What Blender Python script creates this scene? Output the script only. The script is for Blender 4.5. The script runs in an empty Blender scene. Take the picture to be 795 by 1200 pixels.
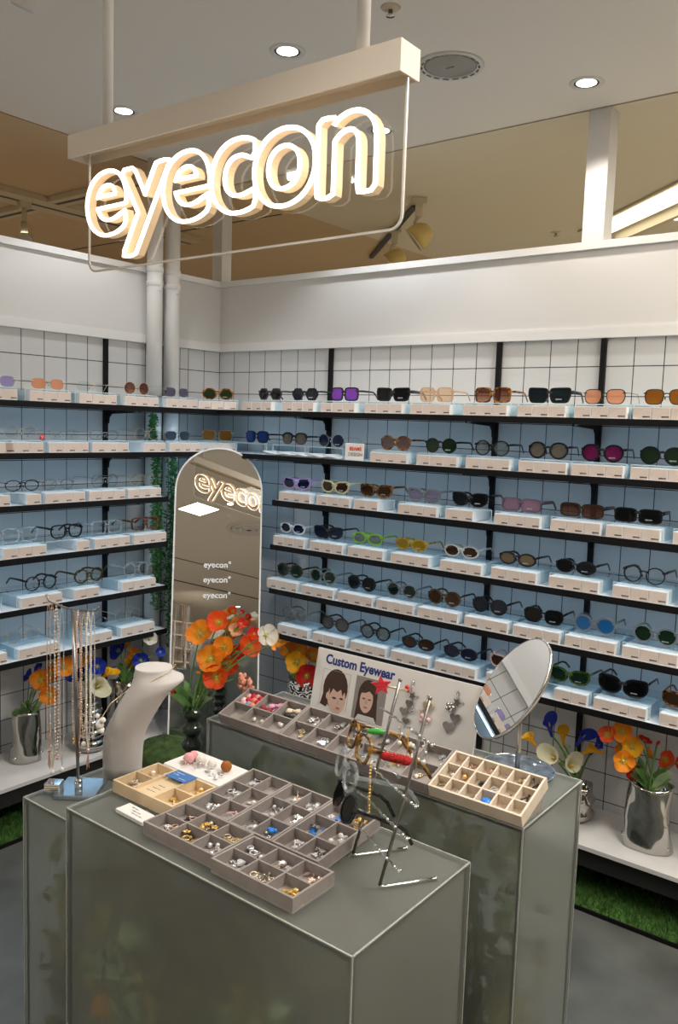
import bpy, math, random
from mathutils import Vector, Matrix
from mathutils.geometry import interpolate_bezier
PI=math.pi
S=bpy.context.scene
COL=S.collection
RND=random.Random(7)

# ---------------------------------------------------------------- materials
MATS={}
def new_mat(name):
    m=bpy.data.materials.new(name); m.use_nodes=True
    nt=m.node_tree; nt.nodes.clear()
    o=nt.nodes.new('ShaderNodeOutputMaterial')
    MATS[name]=m
    return m,nt,o
def P(name,col,rough=.5,metal=0,coat=0,noise=0,nscale=20,bump=0,bscale=80,trans=0,sss=0,emit=None,es=0,spec=None,ior=None,alpha=None):
    m,nt,o=new_mat(name)
    b=nt.nodes.new('ShaderNodeBsdfPrincipled')
    nt.links.new(b.outputs[0],o.inputs[0])
    c=(col[0],col[1],col[2],1)
    b.inputs['Base Color'].default_value=c
    b.inputs['Roughness'].default_value=rough; b.inputs['Metallic'].default_value=metal
    b.inputs['Coat Weight'].default_value=coat
    b.inputs['Transmission Weight'].default_value=trans
    if spec is not None: b.inputs['Specular IOR Level'].default_value=spec
    if ior: b.inputs['IOR'].default_value=ior
    if sss:
        b.inputs['Subsurface Weight'].default_value=sss; b.inputs['Subsurface Radius'].default_value=(.01,.008,.006)
    if emit: b.inputs['Emission Color'].default_value=(*emit,1); b.inputs['Emission Strength'].default_value=es
    if noise or bump:
        tc=nt.nodes.new('ShaderNodeTexCoord')
    if noise:
        n=nt.nodes.new('ShaderNodeTexNoise'); n.inputs['Scale'].default_value=nscale; n.inputs['Detail'].default_value=4
        nt.links.new(tc.outputs['Object'],n.inputs['Vector'])
        r=nt.nodes.new('ShaderNodeValToRGB')
        r.color_ramp.elements[0].position=.3; r.color_ramp.elements[1].position=.7
        r.color_ramp.elements[0].color=tuple(max(0,x*(1-noise)) for x in col[:3])+(1,)
        r.color_ramp.elements[1].color=tuple(min(1,x*(1+noise)) for x in col[:3])+(1,)
        nt.links.new(n.outputs['Fac'],r.inputs['Fac']); nt.links.new(r.outputs['Color'],b.inputs['Base Color'])
    if bump:
        n2=nt.nodes.new('ShaderNodeTexNoise'); n2.inputs['Scale'].default_value=bscale
        nt.links.new(tc.outputs['Object'],n2.inputs['Vector'])
        bp=nt.nodes.new('ShaderNodeBump'); bp.inputs['Strength'].default_value=bump; bp.inputs['Distance'].default_value=.002
        nt.links.new(n2.outputs['Fac'],bp.inputs['Height']); nt.links.new(bp.outputs[0],b.inputs['Normal'])
    return m
def glassy(name,tint,gloss=1.0,diff=0,dcol=None,rough=.02,grad=None):
    """thin clear or tinted sheet: transparent + fresnel reflection (+ a diffuse share)"""
    m,nt,o=new_mat(name)
    t=nt.nodes.new('ShaderNodeBsdfTransparent'); t.inputs[0].default_value=(*tint,1)
    g=nt.nodes.new('ShaderNodeBsdfGlossy'); g.inputs['Roughness'].default_value=rough
    f=nt.nodes.new('ShaderNodeFresnel'); f.inputs['IOR'].default_value=1.45
    mu=nt.nodes.new('ShaderNodeMath'); mu.operation='MULTIPLY'; mu.inputs[1].default_value=gloss
    ge=nt.nodes.new('ShaderNodeNewGeometry'); inv=nt.nodes.new('ShaderNodeMath'); inv.operation='SUBTRACT'; inv.inputs[0].default_value=1
    nt.links.new(ge.outputs['Backfacing'],inv.inputs[1]); m0=nt.nodes.new('ShaderNodeMath'); m0.operation='MULTIPLY'
    nt.links.new(f.outputs[0],m0.inputs[0]); nt.links.new(inv.outputs[0],m0.inputs[1]); nt.links.new(m0.outputs[0],mu.inputs[0])
    mx=nt.nodes.new('ShaderNodeMixShader')
    base=t.outputs[0]
    if grad:
        tc=nt.nodes.new('ShaderNodeTexCoord'); sp=nt.nodes.new('ShaderNodeSeparateXYZ')
        nt.links.new(tc.outputs['Generated'],sp.inputs[0])
        r=nt.nodes.new('ShaderNodeValToRGB'); r.color_ramp.elements[0].color=(*grad,1); r.color_ramp.elements[1].color=(*tint,1)
        nt.links.new(sp.outputs['Z'],r.inputs[0]); nt.links.new(r.outputs[0],t.inputs[0])
    if diff:
        d=nt.nodes.new('ShaderNodeBsdfDiffuse'); d.inputs[0].default_value=(*(dcol or tint),1)
        m2=nt.nodes.new('ShaderNodeMixShader'); m2.inputs[0].default_value=diff
        nt.links.new(base,m2.inputs[1]); nt.links.new(d.outputs[0],m2.inputs[2]); base=m2.outputs[0]
    nt.links.new(mu.outputs[0],mx.inputs[0]); nt.links.new(base,mx.inputs[1]); nt.links.new(g.outputs[0],mx.inputs[2])
    nt.links.new(mx.outputs[0],o.inputs[0])
    return m
def emis(name,col,s):
    m,nt,o=new_mat(name)
    e=nt.nodes.new('ShaderNodeEmission'); e.inputs[0].default_value=(*col,1); e.inputs[1].default_value=s
    nt.links.new(e.outputs[0],o.inputs[0]); return m
def tortoise(name,c1,c2,scale=70):
    m,nt,o=new_mat(name)
    b=nt.nodes.new('ShaderNodeBsdfPrincipled'); b.inputs['Roughness'].default_value=.15
    tc=nt.nodes.new('ShaderNodeTexCoord'); n=nt.nodes.new('ShaderNodeTexNoise'); n.inputs['Scale'].default_value=scale; n.inputs['Detail'].default_value=3
    r=nt.nodes.new('ShaderNodeValToRGB'); r.color_ramp.elements[0].position=.42; r.color_ramp.elements[1].position=.6
    r.color_ramp.elements[0].color=(*c1,1); r.color_ramp.elements[1].color=(*c2,1)
    nt.links.new(tc.outputs['Object'],n.inputs['Vector']); nt.links.new(n.outputs['Fac'],r.inputs[0]); nt.links.new(r.outputs[0],b.inputs['Base Color'])
    nt.links.new(b.outputs[0],o.inputs[0]); return m
def tile_mat(name,axis):
    m,nt,o=new_mat(name)
    b=nt.nodes.new('ShaderNodeBsdfPrincipled'); b.inputs['Roughness'].default_value=.3; b.inputs['Specular IOR Level'].default_value=.35
    ge=nt.nodes.new('ShaderNodeNewGeometry'); sp=nt.nodes.new('ShaderNodeSeparateXYZ'); nt.links.new(ge.outputs['Position'],sp.inputs[0])
    def M(op,a,bv=None):
        n=nt.nodes.new('ShaderNodeMath'); n.operation=op
        for i,v in enumerate((a,bv)):
            if v is None: continue
            if isinstance(v,(int,float)): n.inputs[i].default_value=v
            else: nt.links.new(v,n.inputs[i])
        return n.outputs[0]
    s=sp.outputs['X'] if axis=='x' else sp.outputs['Y']
    if axis=='y':
        left=M('LESS_THAN',s,-.22); s=M('SUBTRACT',s,M('MULTIPLY',left,.0495))
    def line(v,per,w):
        f=M('FRACT',M('ADD',M('DIVIDE',v,per),100.0))
        d=M('MINIMUM',f,M('SUBTRACT',1.0,f))
        return M('LESS_THAN',d,w/2/per)
    zz=M('SUBTRACT',sp.outputs['Z'],1.85-.0987)
    l=M('MAXIMUM',line(s,.1,.0032),line(zz,.1025,.0032))
    mx=nt.nodes.new('ShaderNodeMix'); mx.data_type='RGBA'
    mx.inputs['A'].default_value=(.62,.62,.62,1); mx.inputs['B'].default_value=(.02,.022,.028,1)
    nt.links.new(l,mx.inputs['Factor']); nt.links.new(mx.outputs['Result'],b.inputs['Base Color'])
    bp=nt.nodes.new('ShaderNodeBump'); bp.inputs['Strength'].default_value=.4; bp.inputs['Distance'].default_value=-.002
    nt.links.new(l,bp.inputs['Height']); nt.links.new(bp.outputs[0],b.inputs['Normal'])
    nt.links.new(b.outputs[0],o.inputs[0]); return m
def frosted(name,col,refr):
    """frosted acrylic sheet: part diffuse / translucent, part blurred see-through"""
    m,nt,o=new_mat(name)
    b=nt.nodes.new('ShaderNodeBsdfPrincipled'); b.inputs['Base Color'].default_value=(*col,1); b.inputs['Roughness'].default_value=.32
    tr=nt.nodes.new('ShaderNodeBsdfTranslucent'); tr.inputs[0].default_value=(*col,1)
    m1=nt.nodes.new('ShaderNodeMixShader'); m1.inputs[0].default_value=.5
    nt.links.new(b.outputs[0],m1.inputs[1]); nt.links.new(tr.outputs[0],m1.inputs[2])
    r=nt.nodes.new('ShaderNodeBsdfRefraction'); r.inputs['Roughness'].default_value=.29; r.inputs['IOR'].default_value=1.12
    r.inputs['Color'].default_value=(.94,.96,.96,1)
    m2=nt.nodes.new('ShaderNodeMixShader'); m2.inputs[0].default_value=refr
    nt.links.new(m1.outputs[0],m2.inputs[1]); nt.links.new(r.outputs[0],m2.inputs[2]); nt.links.new(m2.outputs[0],o.inputs[0])
    return m

P('white_paint',(.72,.705,.69),.6,bump=.05,bscale=60)
P('white_trim',(.8,.79,.78),.45)
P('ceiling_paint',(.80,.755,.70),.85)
P('ceiling_far_warmlit',(.70,.63,.50),.85)  # same paint as the main ceiling; yellowish light mixed into the colour
P('ceiling_left_warmlit',(.60,.45,.29),.85)  # same paint again, browned to carry the warm light over the left
P('seam_dark',(.03,.028,.025),.8)
tile_mat('tile_right','x'); tile_mat('tile_left','y')
P('mall_floor',(.56,.53,.48),.45)
P('concrete',(.085,.090,.082),.45,noise=.35,nscale=5,bump=.1,bscale=40)
P('black_metal',(.006,.006,.007),.55,spec=.2)
P('shelf_white',(.75,.76,.77),.35)
P('platform_white',(.66,.65,.65),.5,noise=.06,nscale=12)
P('dark_base_and_shade',(.012,.012,.012),.9)
P('grass',(.045,.12,.018),.7,noise=.5,nscale=60)
P('moss',(.035,.065,.010),.9,noise=.6,nscale=40,bump=1,bscale=120)
P('leaf',(.10,.22,.06),.45,noise=.35,nscale=30)
P('leaf_pale',(.28,.42,.20),.45,noise=.25,nscale=30)
P('ivy',(.05,.2,.05),.55,noise=.5,nscale=60)
P('stem',(.12,.25,.06),.5)
P('carton_white',(.82,.83,.84),.5)
P('carton_face',(.70,.60,.545),.6,noise=.03,nscale=90)
P('ink_black',(.02,.02,.02),.6)
P('ink_grey',(.3,.28,.27),.6)
P('ink_white',(.85,.85,.85),.6)
P('ink_blue',(.012,.04,.24),.5)
P('ink_red',(.7,.06,.03),.5)
glassy('acrylic',(.9,.95,.97),1.0)
P('acrylic_edge',(.55,.68,.74),.2,alpha=None)
glassy('sign_acrylic',(.93,.92,.90),.8)
P('chrome',(.78,.77,.75),.06,1)
P('chrome_vase',(.50,.48,.45),.08,1)
P('steel',(.6,.58,.56),.22,1)
P('gold',(.90,.60,.20),.28,.6)
P('palegold',(.80,.66,.44),.28,.7)
P('silver',(.86,.86,.88),.28,.55)
P('rosegold',(.82,.55,.44),.28,.7)
P('mirror',(.80,.785,.76),.0,1)
P('mirror_clear',(.92,.92,.91),.0,1)
P('velvet',(.30,.265,.25),.95,noise=.08,nscale=60)
P('velvet_floor',(.36,.325,.31),.95,noise=.06,nscale=60)
P('wood_pale',(.72,.56,.36),.6,noise=.12,nscale=14)
P('wood_cream',(.68,.58,.47),.6,noise=.08,nscale=20)
P('bust_linen',(.60,.57,.555),.85,bump=.15,bscale=300)
P('poster_white',(.86,.85,.84),.55)
P('print_bg',(.72,.72,.72),.6); P('print_bg_dark',(.30,.27,.26),.6)
P('print_hair',(.06,.03,.02),.6); P('print_skin',(.72,.50,.41),.6); P('print_lip',(.5,.16,.13),.6); P('print_line',(.45,.43,.42),.6)
P('card_white',(.8,.78,.76),.5); P('card_blue',(.05,.17,.45),.45)
P('red_sticker',(.75,.03,.03),.4)
P('plush_red',(.45,.02,.02),.95,noise=.3,nscale=200,bump=1,bscale=250)
P('pom_white',(.8,.74,.70),.95,noise=.08,nscale=90,bump=1,bscale=200)
P('pom_pink',(.80,.40,.42),.95,noise=.12,nscale=90,bump=1,bscale=200)
P('pom_coral',(.80,.28,.18),.95,noise=.12,nscale=90,bump=1,bscale=200)
P('pom_red',(.62,.03,.05),.95,noise=.2,nscale=90,bump=1,bscale=200)
P('pom_blue',(.28,.36,.55),.95,noise=.12,nscale=90,bump=1,bscale=200)
P('pom_brown',(.38,.13,.03),.95,noise=.2,nscale=90,bump=1,bscale=200)
P('pink_cloth',(.75,.35,.50),.7); P('cream_cloth',(.75,.64,.5),.7); P('black_cloth',(.015,.015,.017),.6); P('darkred_cloth',(.28,.02,.03),.7)
P('blue_bead',(.02,.22,.75),.35); P('red_bead',(.6,.04,.03),.3); P('pink_bead',(.8,.55,.55),.25); P('pearl',(.85,.80,.74),.2,coat=.6); P('green_gel',(.05,.42,.06),.25,coat=.5)
P('bead_dark',(.05,.04,.05),.25)
P('glass_dark',(.10,.13,.10),.08,trans=.75,ior=1.4)
P('pipe_white',(.85,.83,.81),.5)
P('sign_cream',(.70,.63,.54),.5); P('neon_rail',(.78,.62,.42),.5,emit=(1.0,.66,.36),es=.28)
emis('neon',(1.0,.86,.72),6.0)
emis('led_cool',(.42,.72,1.0),10.5)
emis('led_warm',(1.0,.92,.78),11.0)
emis('panel_light',(1.0,.94,.86),14.0)
emis('spot_face',(1.0,.9,.75),14.0)
emis('slot_light',(1.0,.93,.70),5.0)
P('lamp_white',(.7,.69,.67),.45); P('lamp_yellow',(.62,.46,.16),.5); P('lamp_cream',(.62,.54,.40),.5); P('lamp_dark',(.05,.05,.05),.4)
P('speaker_grille',(.33,.31,.29),.8,bump=.4,bscale=400)
frosted('frost',(.64,.655,.61),.70); P('frost_edge',(.40,.42,.38),.35)
P('foliage_dark',(.075,.080,.016),.6,noise=.5,nscale=20)
P('foliage_olive',(.30,.27,.04),.6,noise=.4,nscale=20)
P('sign_edge',(.72,.69,.65),.25)
P('rack_steel',(.26,.255,.25),.3,1)
P('dish_glass',(.30,.36,.45),.1,trans=.7,ior=1.4,noise=.6,nscale=40)
P('stand_blue',(.35,.42,.48),.12,.8)
# flowers
def petal_mat(name,c):
    '''cloth petal: yellower near its base, deeper towards the rim, streaked'''
    m,nt,o=new_mat(name); b=nt.nodes.new('ShaderNodeBsdfPrincipled'); b.inputs['Roughness'].default_value=.6
    tc=nt.nodes.new('ShaderNodeTexCoord'); ln=nt.nodes.new('ShaderNodeVectorMath'); ln.operation='LENGTH'
    nz=nt.nodes.new('ShaderNodeTexNoise'); nz.inputs['Scale'].default_value=3; nz.inputs['Detail'].default_value=3
    ad=nt.nodes.new('ShaderNodeMath'); ad.operation='MULTIPLY_ADD'; ad.inputs[1].default_value=.5
    rp=nt.nodes.new('ShaderNodeValToRGB'); e=rp.color_ramp.elements
    hot=name.split('_')[1] in('orange','redorange','orangered','orangewhite','yellow')
    cen=(.90,.42,.01) if hot else tuple(min(1,x*1.1+.03) for x in c)
    e[0].position=.12; e[0].color=(*cen,1); e[1].position=1.0; e[1].color=(c[0]*.95,c[1]*.72,c[2]*.8,1) if hot or name=='petal_red' else (c[0]*.94,c[1]*.93,c[2]*.92,1)
    k=rp.color_ramp.elements.new(.55); k.color=(*c,1)
    nt.links.new(tc.outputs['Object'],ln.inputs[0]); nt.links.new(tc.outputs['Object'],nz.inputs['Vector'])
    nt.links.new(nz.outputs['Fac'],ad.inputs[0]); nt.links.new(ln.outputs['Value'],ad.inputs[2]); 
    sb=nt.nodes.new('ShaderNodeMath'); sb.operation='SUBTRACT'; sb.inputs[1].default_value=.25; nt.links.new(ad.outputs[0],sb.inputs[0])
    nt.links.new(sb.outputs[0],rp.inputs[0]); nt.links.new(rp.outputs[0],b.inputs['Base Color'])
    tr=nt.nodes.new('ShaderNodeBsdfTranslucent'); nt.links.new(rp.outputs[0],tr.inputs[0])
    mx=nt.nodes.new('ShaderNodeMixShader'); mx.inputs[0].default_value=.35
    nt.links.new(b.outputs[0],mx.inputs[1]); nt.links.new(tr.outputs[0],mx.inputs[2]); nt.links.new(mx.outputs[0],o.inputs[0])
    return m
for k,c,c2 in (('orange',(.93,.36,.012),0),('redorange',(.88,.11,.01),0),('red',(.65,.02,.01),0),('yellow',(.92,.55,.01),0),('white',(.82,.80,.72),0),('blue',(.01,.035,.42),0),('orangewhite',(.9,.55,.3),0),('orangered',(.8,.12,.02),0),('cream',(.80,.78,.56),0)):
    petal_mat('petal_'+k,c)
P('flower_heart',(.55,.60,.10),.6); P('spadix',(.85,.55,.05),.6); P('feather',(.80,.35,.25),.9,noise=.2,nscale=60)
# spectacle plastics and lenses
FR=dict(amber=('t',(.10,.03,.008),(.45,.16,.03)),charcoal=(.06,.06,.065),black=(.010,.010,.012),champagne=('g',(.86,.70,.55),.35),tortoise=('t',(.035,.012,.004),(.36,.15,.035)),
 thinblack=(.012,.012,.012),gold=('m','palegold'),steel=('m','steel'),palegold=('m','palegold'),lilac=(.58,.36,.70),cream=(.80,.68,.38),smoke=('g',(.55,.55,.56),.35),mauve=(.17,.11,.14),darkbrown=(.05,.025,.015),
 white=(.80,.80,.79),lime=(.28,.60,.03),yellow=('t',(.35,.20,.02),(.65,.42,.03)),ivory=(.68,.62,.55),honey=('t',(.05,.02,.004),(.34,.17,.02)),darkolive=('t',(.02,.02,.008),(.09,.075,.02)),greygreen=('g',(.42,.45,.40),.5),darktort=('t',(.02,.012,.005),(.16,.08,.02)),
 pinkfr=(.72,.42,.40),greenfr=('t',(.02,.035,.005),(.09,.13,.02)),crystal=('g',(.90,.93,.95),.16),brownfr=('t',(.06,.018,.008),(.30,.10,.035)))
for k,v in FR.items():
    if v[0]=='t': tortoise('fr_'+k,v[1],v[2])
    elif v[0]=='g': glassy('fr_'+k,v[1],1.6,v[2],tuple(min(1,x*1.05) for x in v[1]))
    elif v[0]=='m': MATS['fr_'+k]=MATS[v[1]]
    else: P('fr_'+k,v,.18)
def L(k,t,d=0,dc=None,grad=None): glassy('lens_'+k,t,1.0,d,dc,.01,grad)
L('green',(.16,.22,.13),.25,(.05,.10,.04)); L('grey',(.2,.2,.2)); L('slate',(.10,.12,.16),.3,(.05,.06,.09)); L('purple',(.42,.16,.66),.45,(.36,.10,.62)); L('dark',(.05,.055,.06),.2,(.02,.022,.026)); L('teal',(.06,.09,.10),.3,(.03,.05,.06))
L('peachclear',(.93,.82,.70),.15,(.85,.65,.5)); L('browngrad',(.35,.16,.10),.2,(.22,.10,.07),grad=(.8,.6,.5)); L('peach',(.95,.62,.45),.35,(.85,.47,.30)); L('amberlens',(.60,.30,.08),.45,(.40,.17,.03))
L('blue',(.05,.12,.36),.5,(.01,.06,.30)); L('taupe',(.50,.43,.34),.35,(.32,.27,.21)); L('navy',(.06,.08,.16),.35,(.02,.035,.10)); L('rosebrown',(.50,.36,.33),.35,(.34,.22,.20)); L('palegrey',(.62,.65,.64),.2,(.4,.43,.42)); L('magenta',(.45,.05,.22),.45,(.30,.02,.13))
L('brown',(.26,.13,.07),.3,(.13,.06,.03)); L('violetclear',(.66,.58,.70),.3,(.45,.38,.50)); L('pink',(.75,.50,.60),.4,(.55,.34,.42)); L('yellowlens',(.75,.52,.06),.4,(.60,.38,.02)); L('tan',(.55,.40,.26),.4,(.36,.25,.15)); L('clear',(.95,.97,.97))
L('darkgreen',(.07,.13,.10),.3,(.02,.06,.045)); L('skyblue',(.10,.36,.68),.5,(.03,.24,.55)); L('forest',(.06,.15,.09),.35,(.02,.07,.035)); L('greylens',(.42,.40,.39),.3,(.27,.25,.25)); L('black',(.02,.02,.022),.2,(.008,.008,.009)); L('lilaclens',(.68,.62,.85),.35,(.50,.44,.70)); L('violet',(.38,.34,.46),.35,(.20,.18,.28)); L('slateblue',(.14,.20,.27),.4,(.08,.13,.18))

# ---------------------------------------------------------------- mesh builder
class MB:
    def __init__(s): s.v=[]; s.f=[]; s.m=[]; s.sm=[]
    def add(s,v,f,mi=0,smooth=False):
        n=len(s.v); s.v+= [tuple(p) for p in v]
        for q in f: s.f.append(tuple(i+n for i in q)); s.m.append(mi); s.sm.append(smooth)
        return s
    def box(s,x0,x1,y0,y1,z0,z1,mi=0,M=None,front=None):
        v=[(x0,y0,z0),(x1,y0,z0),(x1,y1,z0),(x0,y1,z0),(x0,y0,z1),(x1,y0,z1),(x1,y1,z1),(x0,y1,z1)]
        if M: v=[tuple(M@Vector(p)) for p in v]
        n=len(s.v); s.v+=v
        fs=[(0,3,2,1),(4,5,6,7),(0,1,5,4),(1,2,6,5),(2,3,7,6),(3,0,4,7)]
        for i,q in enumerate(fs):
            s.f.append(tuple(k+n for k in q)); s.m.append(front if (front is not None and i==2) else mi); s.sm.append(False)
        return s
    def bbox(s,cx,cy,cz,sx,sy,sz,b=.002,mi=0,M=None):
        """box with chamfered vertical and top edges"""
        x,y=sx/2,sy/2; z0,z1=cz-sz/2,cz+sz/2
        def ring(z,i):
            return [(cx-x+i,cy-y+i*.0+ (b if 0 else 0)+i,z),(cx+x-i,cy-y+i,z),(cx+x-i,cy+y-i,z),(cx-x+i,cy+y-i,z)]
        def oct_(z,i):
            a=x-i; c=y-i; k=b
            return [(cx-a+k,cy-c,z),(cx+a-k,cy-c,z),(cx+a,cy-c+k,z),(cx+a,cy+c-k,z),(cx+a-k,cy+c,z),(cx-a+k,cy+c,z),(cx-a,cy+c-k,z),(cx-a,cy-c+k,z)]
        rings=[oct_(z0,b*.6),oct_(z0+b,0),oct_(z1-b,0),oct_(z1,b*.6)]
        v=[p for r in rings for p in r]; f=[]
        for k in range(3):
            for i in range(8):
                j=(i+1)%8; f.append((k*8+i,k*8+j,k*8+8+j,k*8+8+i))
        f.append(tuple(range(7,-1,-1))); f.append(tuple(range(24,32)))
        if M: v=[tuple(M@Vector(p)) for p in v]
        return s.add(v,f,mi)
    def tube(s,pts,r,seg=8,mi=0,closed=False,caps=True,sq=None):
        pts=[Vector(p) for p in pts]; n=len(pts); v=[]; f=[]
        up=None
        for i,p in enumerate(pts):
            if closed: t=pts[(i+1)%n]-pts[i-1]
            else: t=pts[min(i+1,n-1)]-pts[max(i-1,0)]
            if t.length<1e-9: t=Vector((0,0,1))
            t.normalize()
            if up is None:
                up=Vector((0,0,1)) if abs(t.z)<.9 else Vector((0,1,0))
            a=t.cross(up)
            if a.length<1e-6: a=t.cross(Vector((1,0,0)))
            a.normalize(); b=a.cross(t).normalized(); up=b
            rr=r[i] if isinstance(r,(list,tuple)) else r
            ra,rb=(rr,rr) if sq is None else (rr*sq[0],rr*sq[1])
            for k in range(seg):
                an=2*PI*k/seg+ (PI/seg if seg==4 else 0); v.append(p+a*math.cos(an)*ra+b*math.sin(an)*rb)
        m=n if closed else n-1
        for i in range(m):
            for k in range(seg):
                j=(k+1)%seg; i2=(i+1)%n
                f.append((i*seg+k,i*seg+j,i2*seg+j,i2*seg+k))
        if caps and not closed:
            f.append(tuple(range(seg-1,-1,-1))); f.append(tuple((n-1)*seg+k for k in range(seg)))
        return s.add(v,f,mi,seg>4)
    def lathe(s,prof,seg=24,mi=0,c=(0,0,0),M=None,mod=None,caps=True):
        v=[];f=[];n=len(prof)
        for i,(r,z) in enumerate(prof):
            for k in range(seg):
                a=2*PI*k/seg; q=r
                x,y=q*math.cos(a),q*math.sin(a)
                if mod: x,y,z2=mod(x,y,z,a,i)
                else: z2=z
                p=Vector((c[0]+x,c[1]+y,c[2]+z2))
                v.append(M@p if M else p)
        for i in range(n-1):
            for k in range(seg):
                j=(k+1)%seg; f.append((i*seg+k,i*seg+j,(i+1)*seg+j,(i+1)*seg+k))
        if caps and prof[0][0]>1e-5: f.append(tuple(range(seg-1,-1,-1)))
        if caps and prof[-1][0]>1e-5: f.append(tuple((n-1)*seg+k for k in range(seg)))
        return s.add(v,f,mi,True)
    def ball(s,c,r,seg=12,mi=0,sc=(1,1,1),M=None,rnd=0):
        prof=[]; h=seg//2
        v=[];f=[]
        rg=random.Random(int(abs(c[0]*1e4)+seg))
        for i in range(h+1):
            t=PI*i/h
            for k in range(seg):
                a=2*PI*k/seg; q=r*(1+rnd*(rg.random()-.5))
                p=Vector((q*math.sin(t)*math.cos(a)*sc[0],q*math.sin(t)*math.sin(a)*sc[1],-q*math.cos(t)*sc[2]))
                if M: p=M@p
                v.append(p+Vector(c))
        for i in range(h):
            for k in range(seg):
                j=(k+1)%seg; f.append((i*seg+k,i*seg+j,(i+1)*seg+j,(i+1)*seg+k))
        return s.add(v,f,mi,True)
    def prism(s,poly,z0,z1,mi=0,M=None,side=None):
        """poly in xy, extruded along z"""
        n=len(poly); v=[(x,y,z0) for x,y in poly]+[(x,y,z1) for x,y in poly]
        f=[tuple(range(n-1,-1,-1)),tuple(range(n,2*n))]
        if M: v=[tuple(M@Vector(p)) for p in v]
        s.add(v,f,mi); k=len(s.v)-2*n
        for i in range(n):
            j=(i+1)%n; s.f.append((k+i,k+j,k+n+j,k+n+i)); s.m.append(mi if side is None else side); s.sm.append(False)
        return s
    def ring(s,inner,outer,y0,y1,mi=0):
        """ring between two closed outlines (x,z) extruded along y"""
        n=len(inner); v=[]
        for y in (y0,y1):
            v+=[(x,y,z) for x,z in inner]; v+=[(x,y,z) for x,z in outer]
        f=[]
        for i in range(n):
            j=(i+1)%n
            f+=[(i,j,n+j,n+i),(2*n+j,2*n+i,3*n+i,3*n+j),(n+i,n+j,3*n+j,3*n+i),(j,i,2*n+i,2*n+j)]
        return s.add(v,f,mi)
    def data(s,name,mats):
        me=bpy.data.meshes.new(name); me.from_pydata(s.v,[],s.f)
        for m in mats: me.materials.append(MATS[m] if isinstance(m,str) else m)
        me.polygons.foreach_set('material_index',s.m); me.polygons.foreach_set('use_smooth',s.sm)
        me.update(); return me
def put(name,me,parent=None,loc=(0,0,0),rot=None,mw=None):
    o=bpy.data.objects.new(name,me); COL.objects.link(o); o.location=loc
    if rot is not None: o.rotation_euler=rot
    if parent: o.parent=parent
    if mw is not None: o.matrix_basis=mw
    return o
def obj(name,mb,mats,parent=None,loc=(0,0,0),rot=None):
    if isinstance(mats,str): mats=[mats]
    return put(name,mb.data(name,mats),parent,loc,rot)
def tag(o,label,cat,group=None,kind=None):
    o['label']=label; o['category']=cat
    if group: o['group']=group
    if kind: o['kind']=kind
    return o
def thing(name,label,cat,loc=(0,0,0),rz=0,group=None,M=None):
    o=bpy.data.objects.new(name,None); COL.objects.link(o); o.empty_display_size=.02
    if M is not None: o.matrix_basis=M
    else: o.location=loc; o.rotation_euler=(0,0,rz)
    return tag(o,label,cat,group)
def struct(name,mb,mats,loc=(0,0,0)):
    o=obj(name,mb,mats,None,loc); o['kind']='structure'; return o
TXT={}
def text_mesh(txt,size,mat,ext=.0004,align='CENTER',bold=0):
    k=(txt,size,mat,align,bold)
    if k in TXT: return TXT[k]
    cu=bpy.data.curves.new('lettering','FONT'); cu.body=txt; cu.size=size; cu.extrude=ext; cu.align_x=align; cu.align_y='CENTER'; cu.resolution_u=3; cu.offset=bold
    o=bpy.data.objects.new('lettering',cu); COL.objects.link(o)
    dg=bpy.context.evaluated_depsgraph_get(); dg.update()
    me=bpy.data.meshes.new_from_object(o.evaluated_get(dg)); me.name='lettering'
    bpy.data.objects.remove(o); bpy.data.curves.remove(cu)
    me.materials.clear(); me.materials.append(MATS[mat]); TXT[k]=me
    return me
def frame(X,Y,Z,o):
    """matrix with given axes as columns"""
    X,Y,Z=Vector(X),Vector(Y),Vector(Z)
    return Matrix(((X.x,Y.x,Z.x,o[0]),(X.y,Y.y,Z.y,o[1]),(X.z,Y.z,Z.z,o[2]),(0,0,0,1)))
def aim(d,o=(0,0,0),roll=0):
    """matrix whose +Z points along d"""
    q=Vector(d).to_track_quat('Z','Y'); return Matrix.Translation(o)@q.to_matrix().to_4x4()@Matrix.Rotation(roll,4,'Z')

# ---------------------------------------------------------------- camera and render look
YAW,PITCH,ROLL=-.65826,-.10553,.033455
w=Vector((math.sin(YAW)*math.cos(PITCH),math.cos(YAW)*math.cos(PITCH),math.sin(PITCH)))
r=w.cross(Vector((0,0,1))).normalized(); u=r.cross(w)
r,u=math.cos(ROLL)*r+math.sin(ROLL)*u,-math.sin(ROLL)*r+math.cos(ROLL)*u
cam=bpy.data.cameras.new('camera'); co=bpy.data.objects.new('camera',cam); COL.objects.link(co)
co.matrix_world=frame(r,u,-w,(2.9683,-2.8540,1.5236))
cam.sensor_fit='VERTICAL'; cam.sensor_height=36; cam.lens=36*973.75/1200; cam.clip_start=.02
S.camera=co
S.view_settings.view_transform='Standard'; S.view_settings.look='None'; S.view_settings.gamma=1; S.view_settings.use_curve_mapping=False
S.view_settings.exposure=-.10
S.cycles.use_denoising=True; S.cycles.max_bounces=14; S.cycles.transparent_max_bounces=24; S.cycles.transmission_bounces=10
S.cycles.caustics_refractive=True; S.cycles.caustics_reflective=False; S.cycles.sample_clamp_indirect=6
wd=bpy.data.worlds.new('mall'); S.world=wd; wd.use_nodes=True
bg=wd.node_tree.nodes['Background']; bg.inputs[0].default_value=(1,.90,.78,1); bg.inputs[1].default_value=.10

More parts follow.
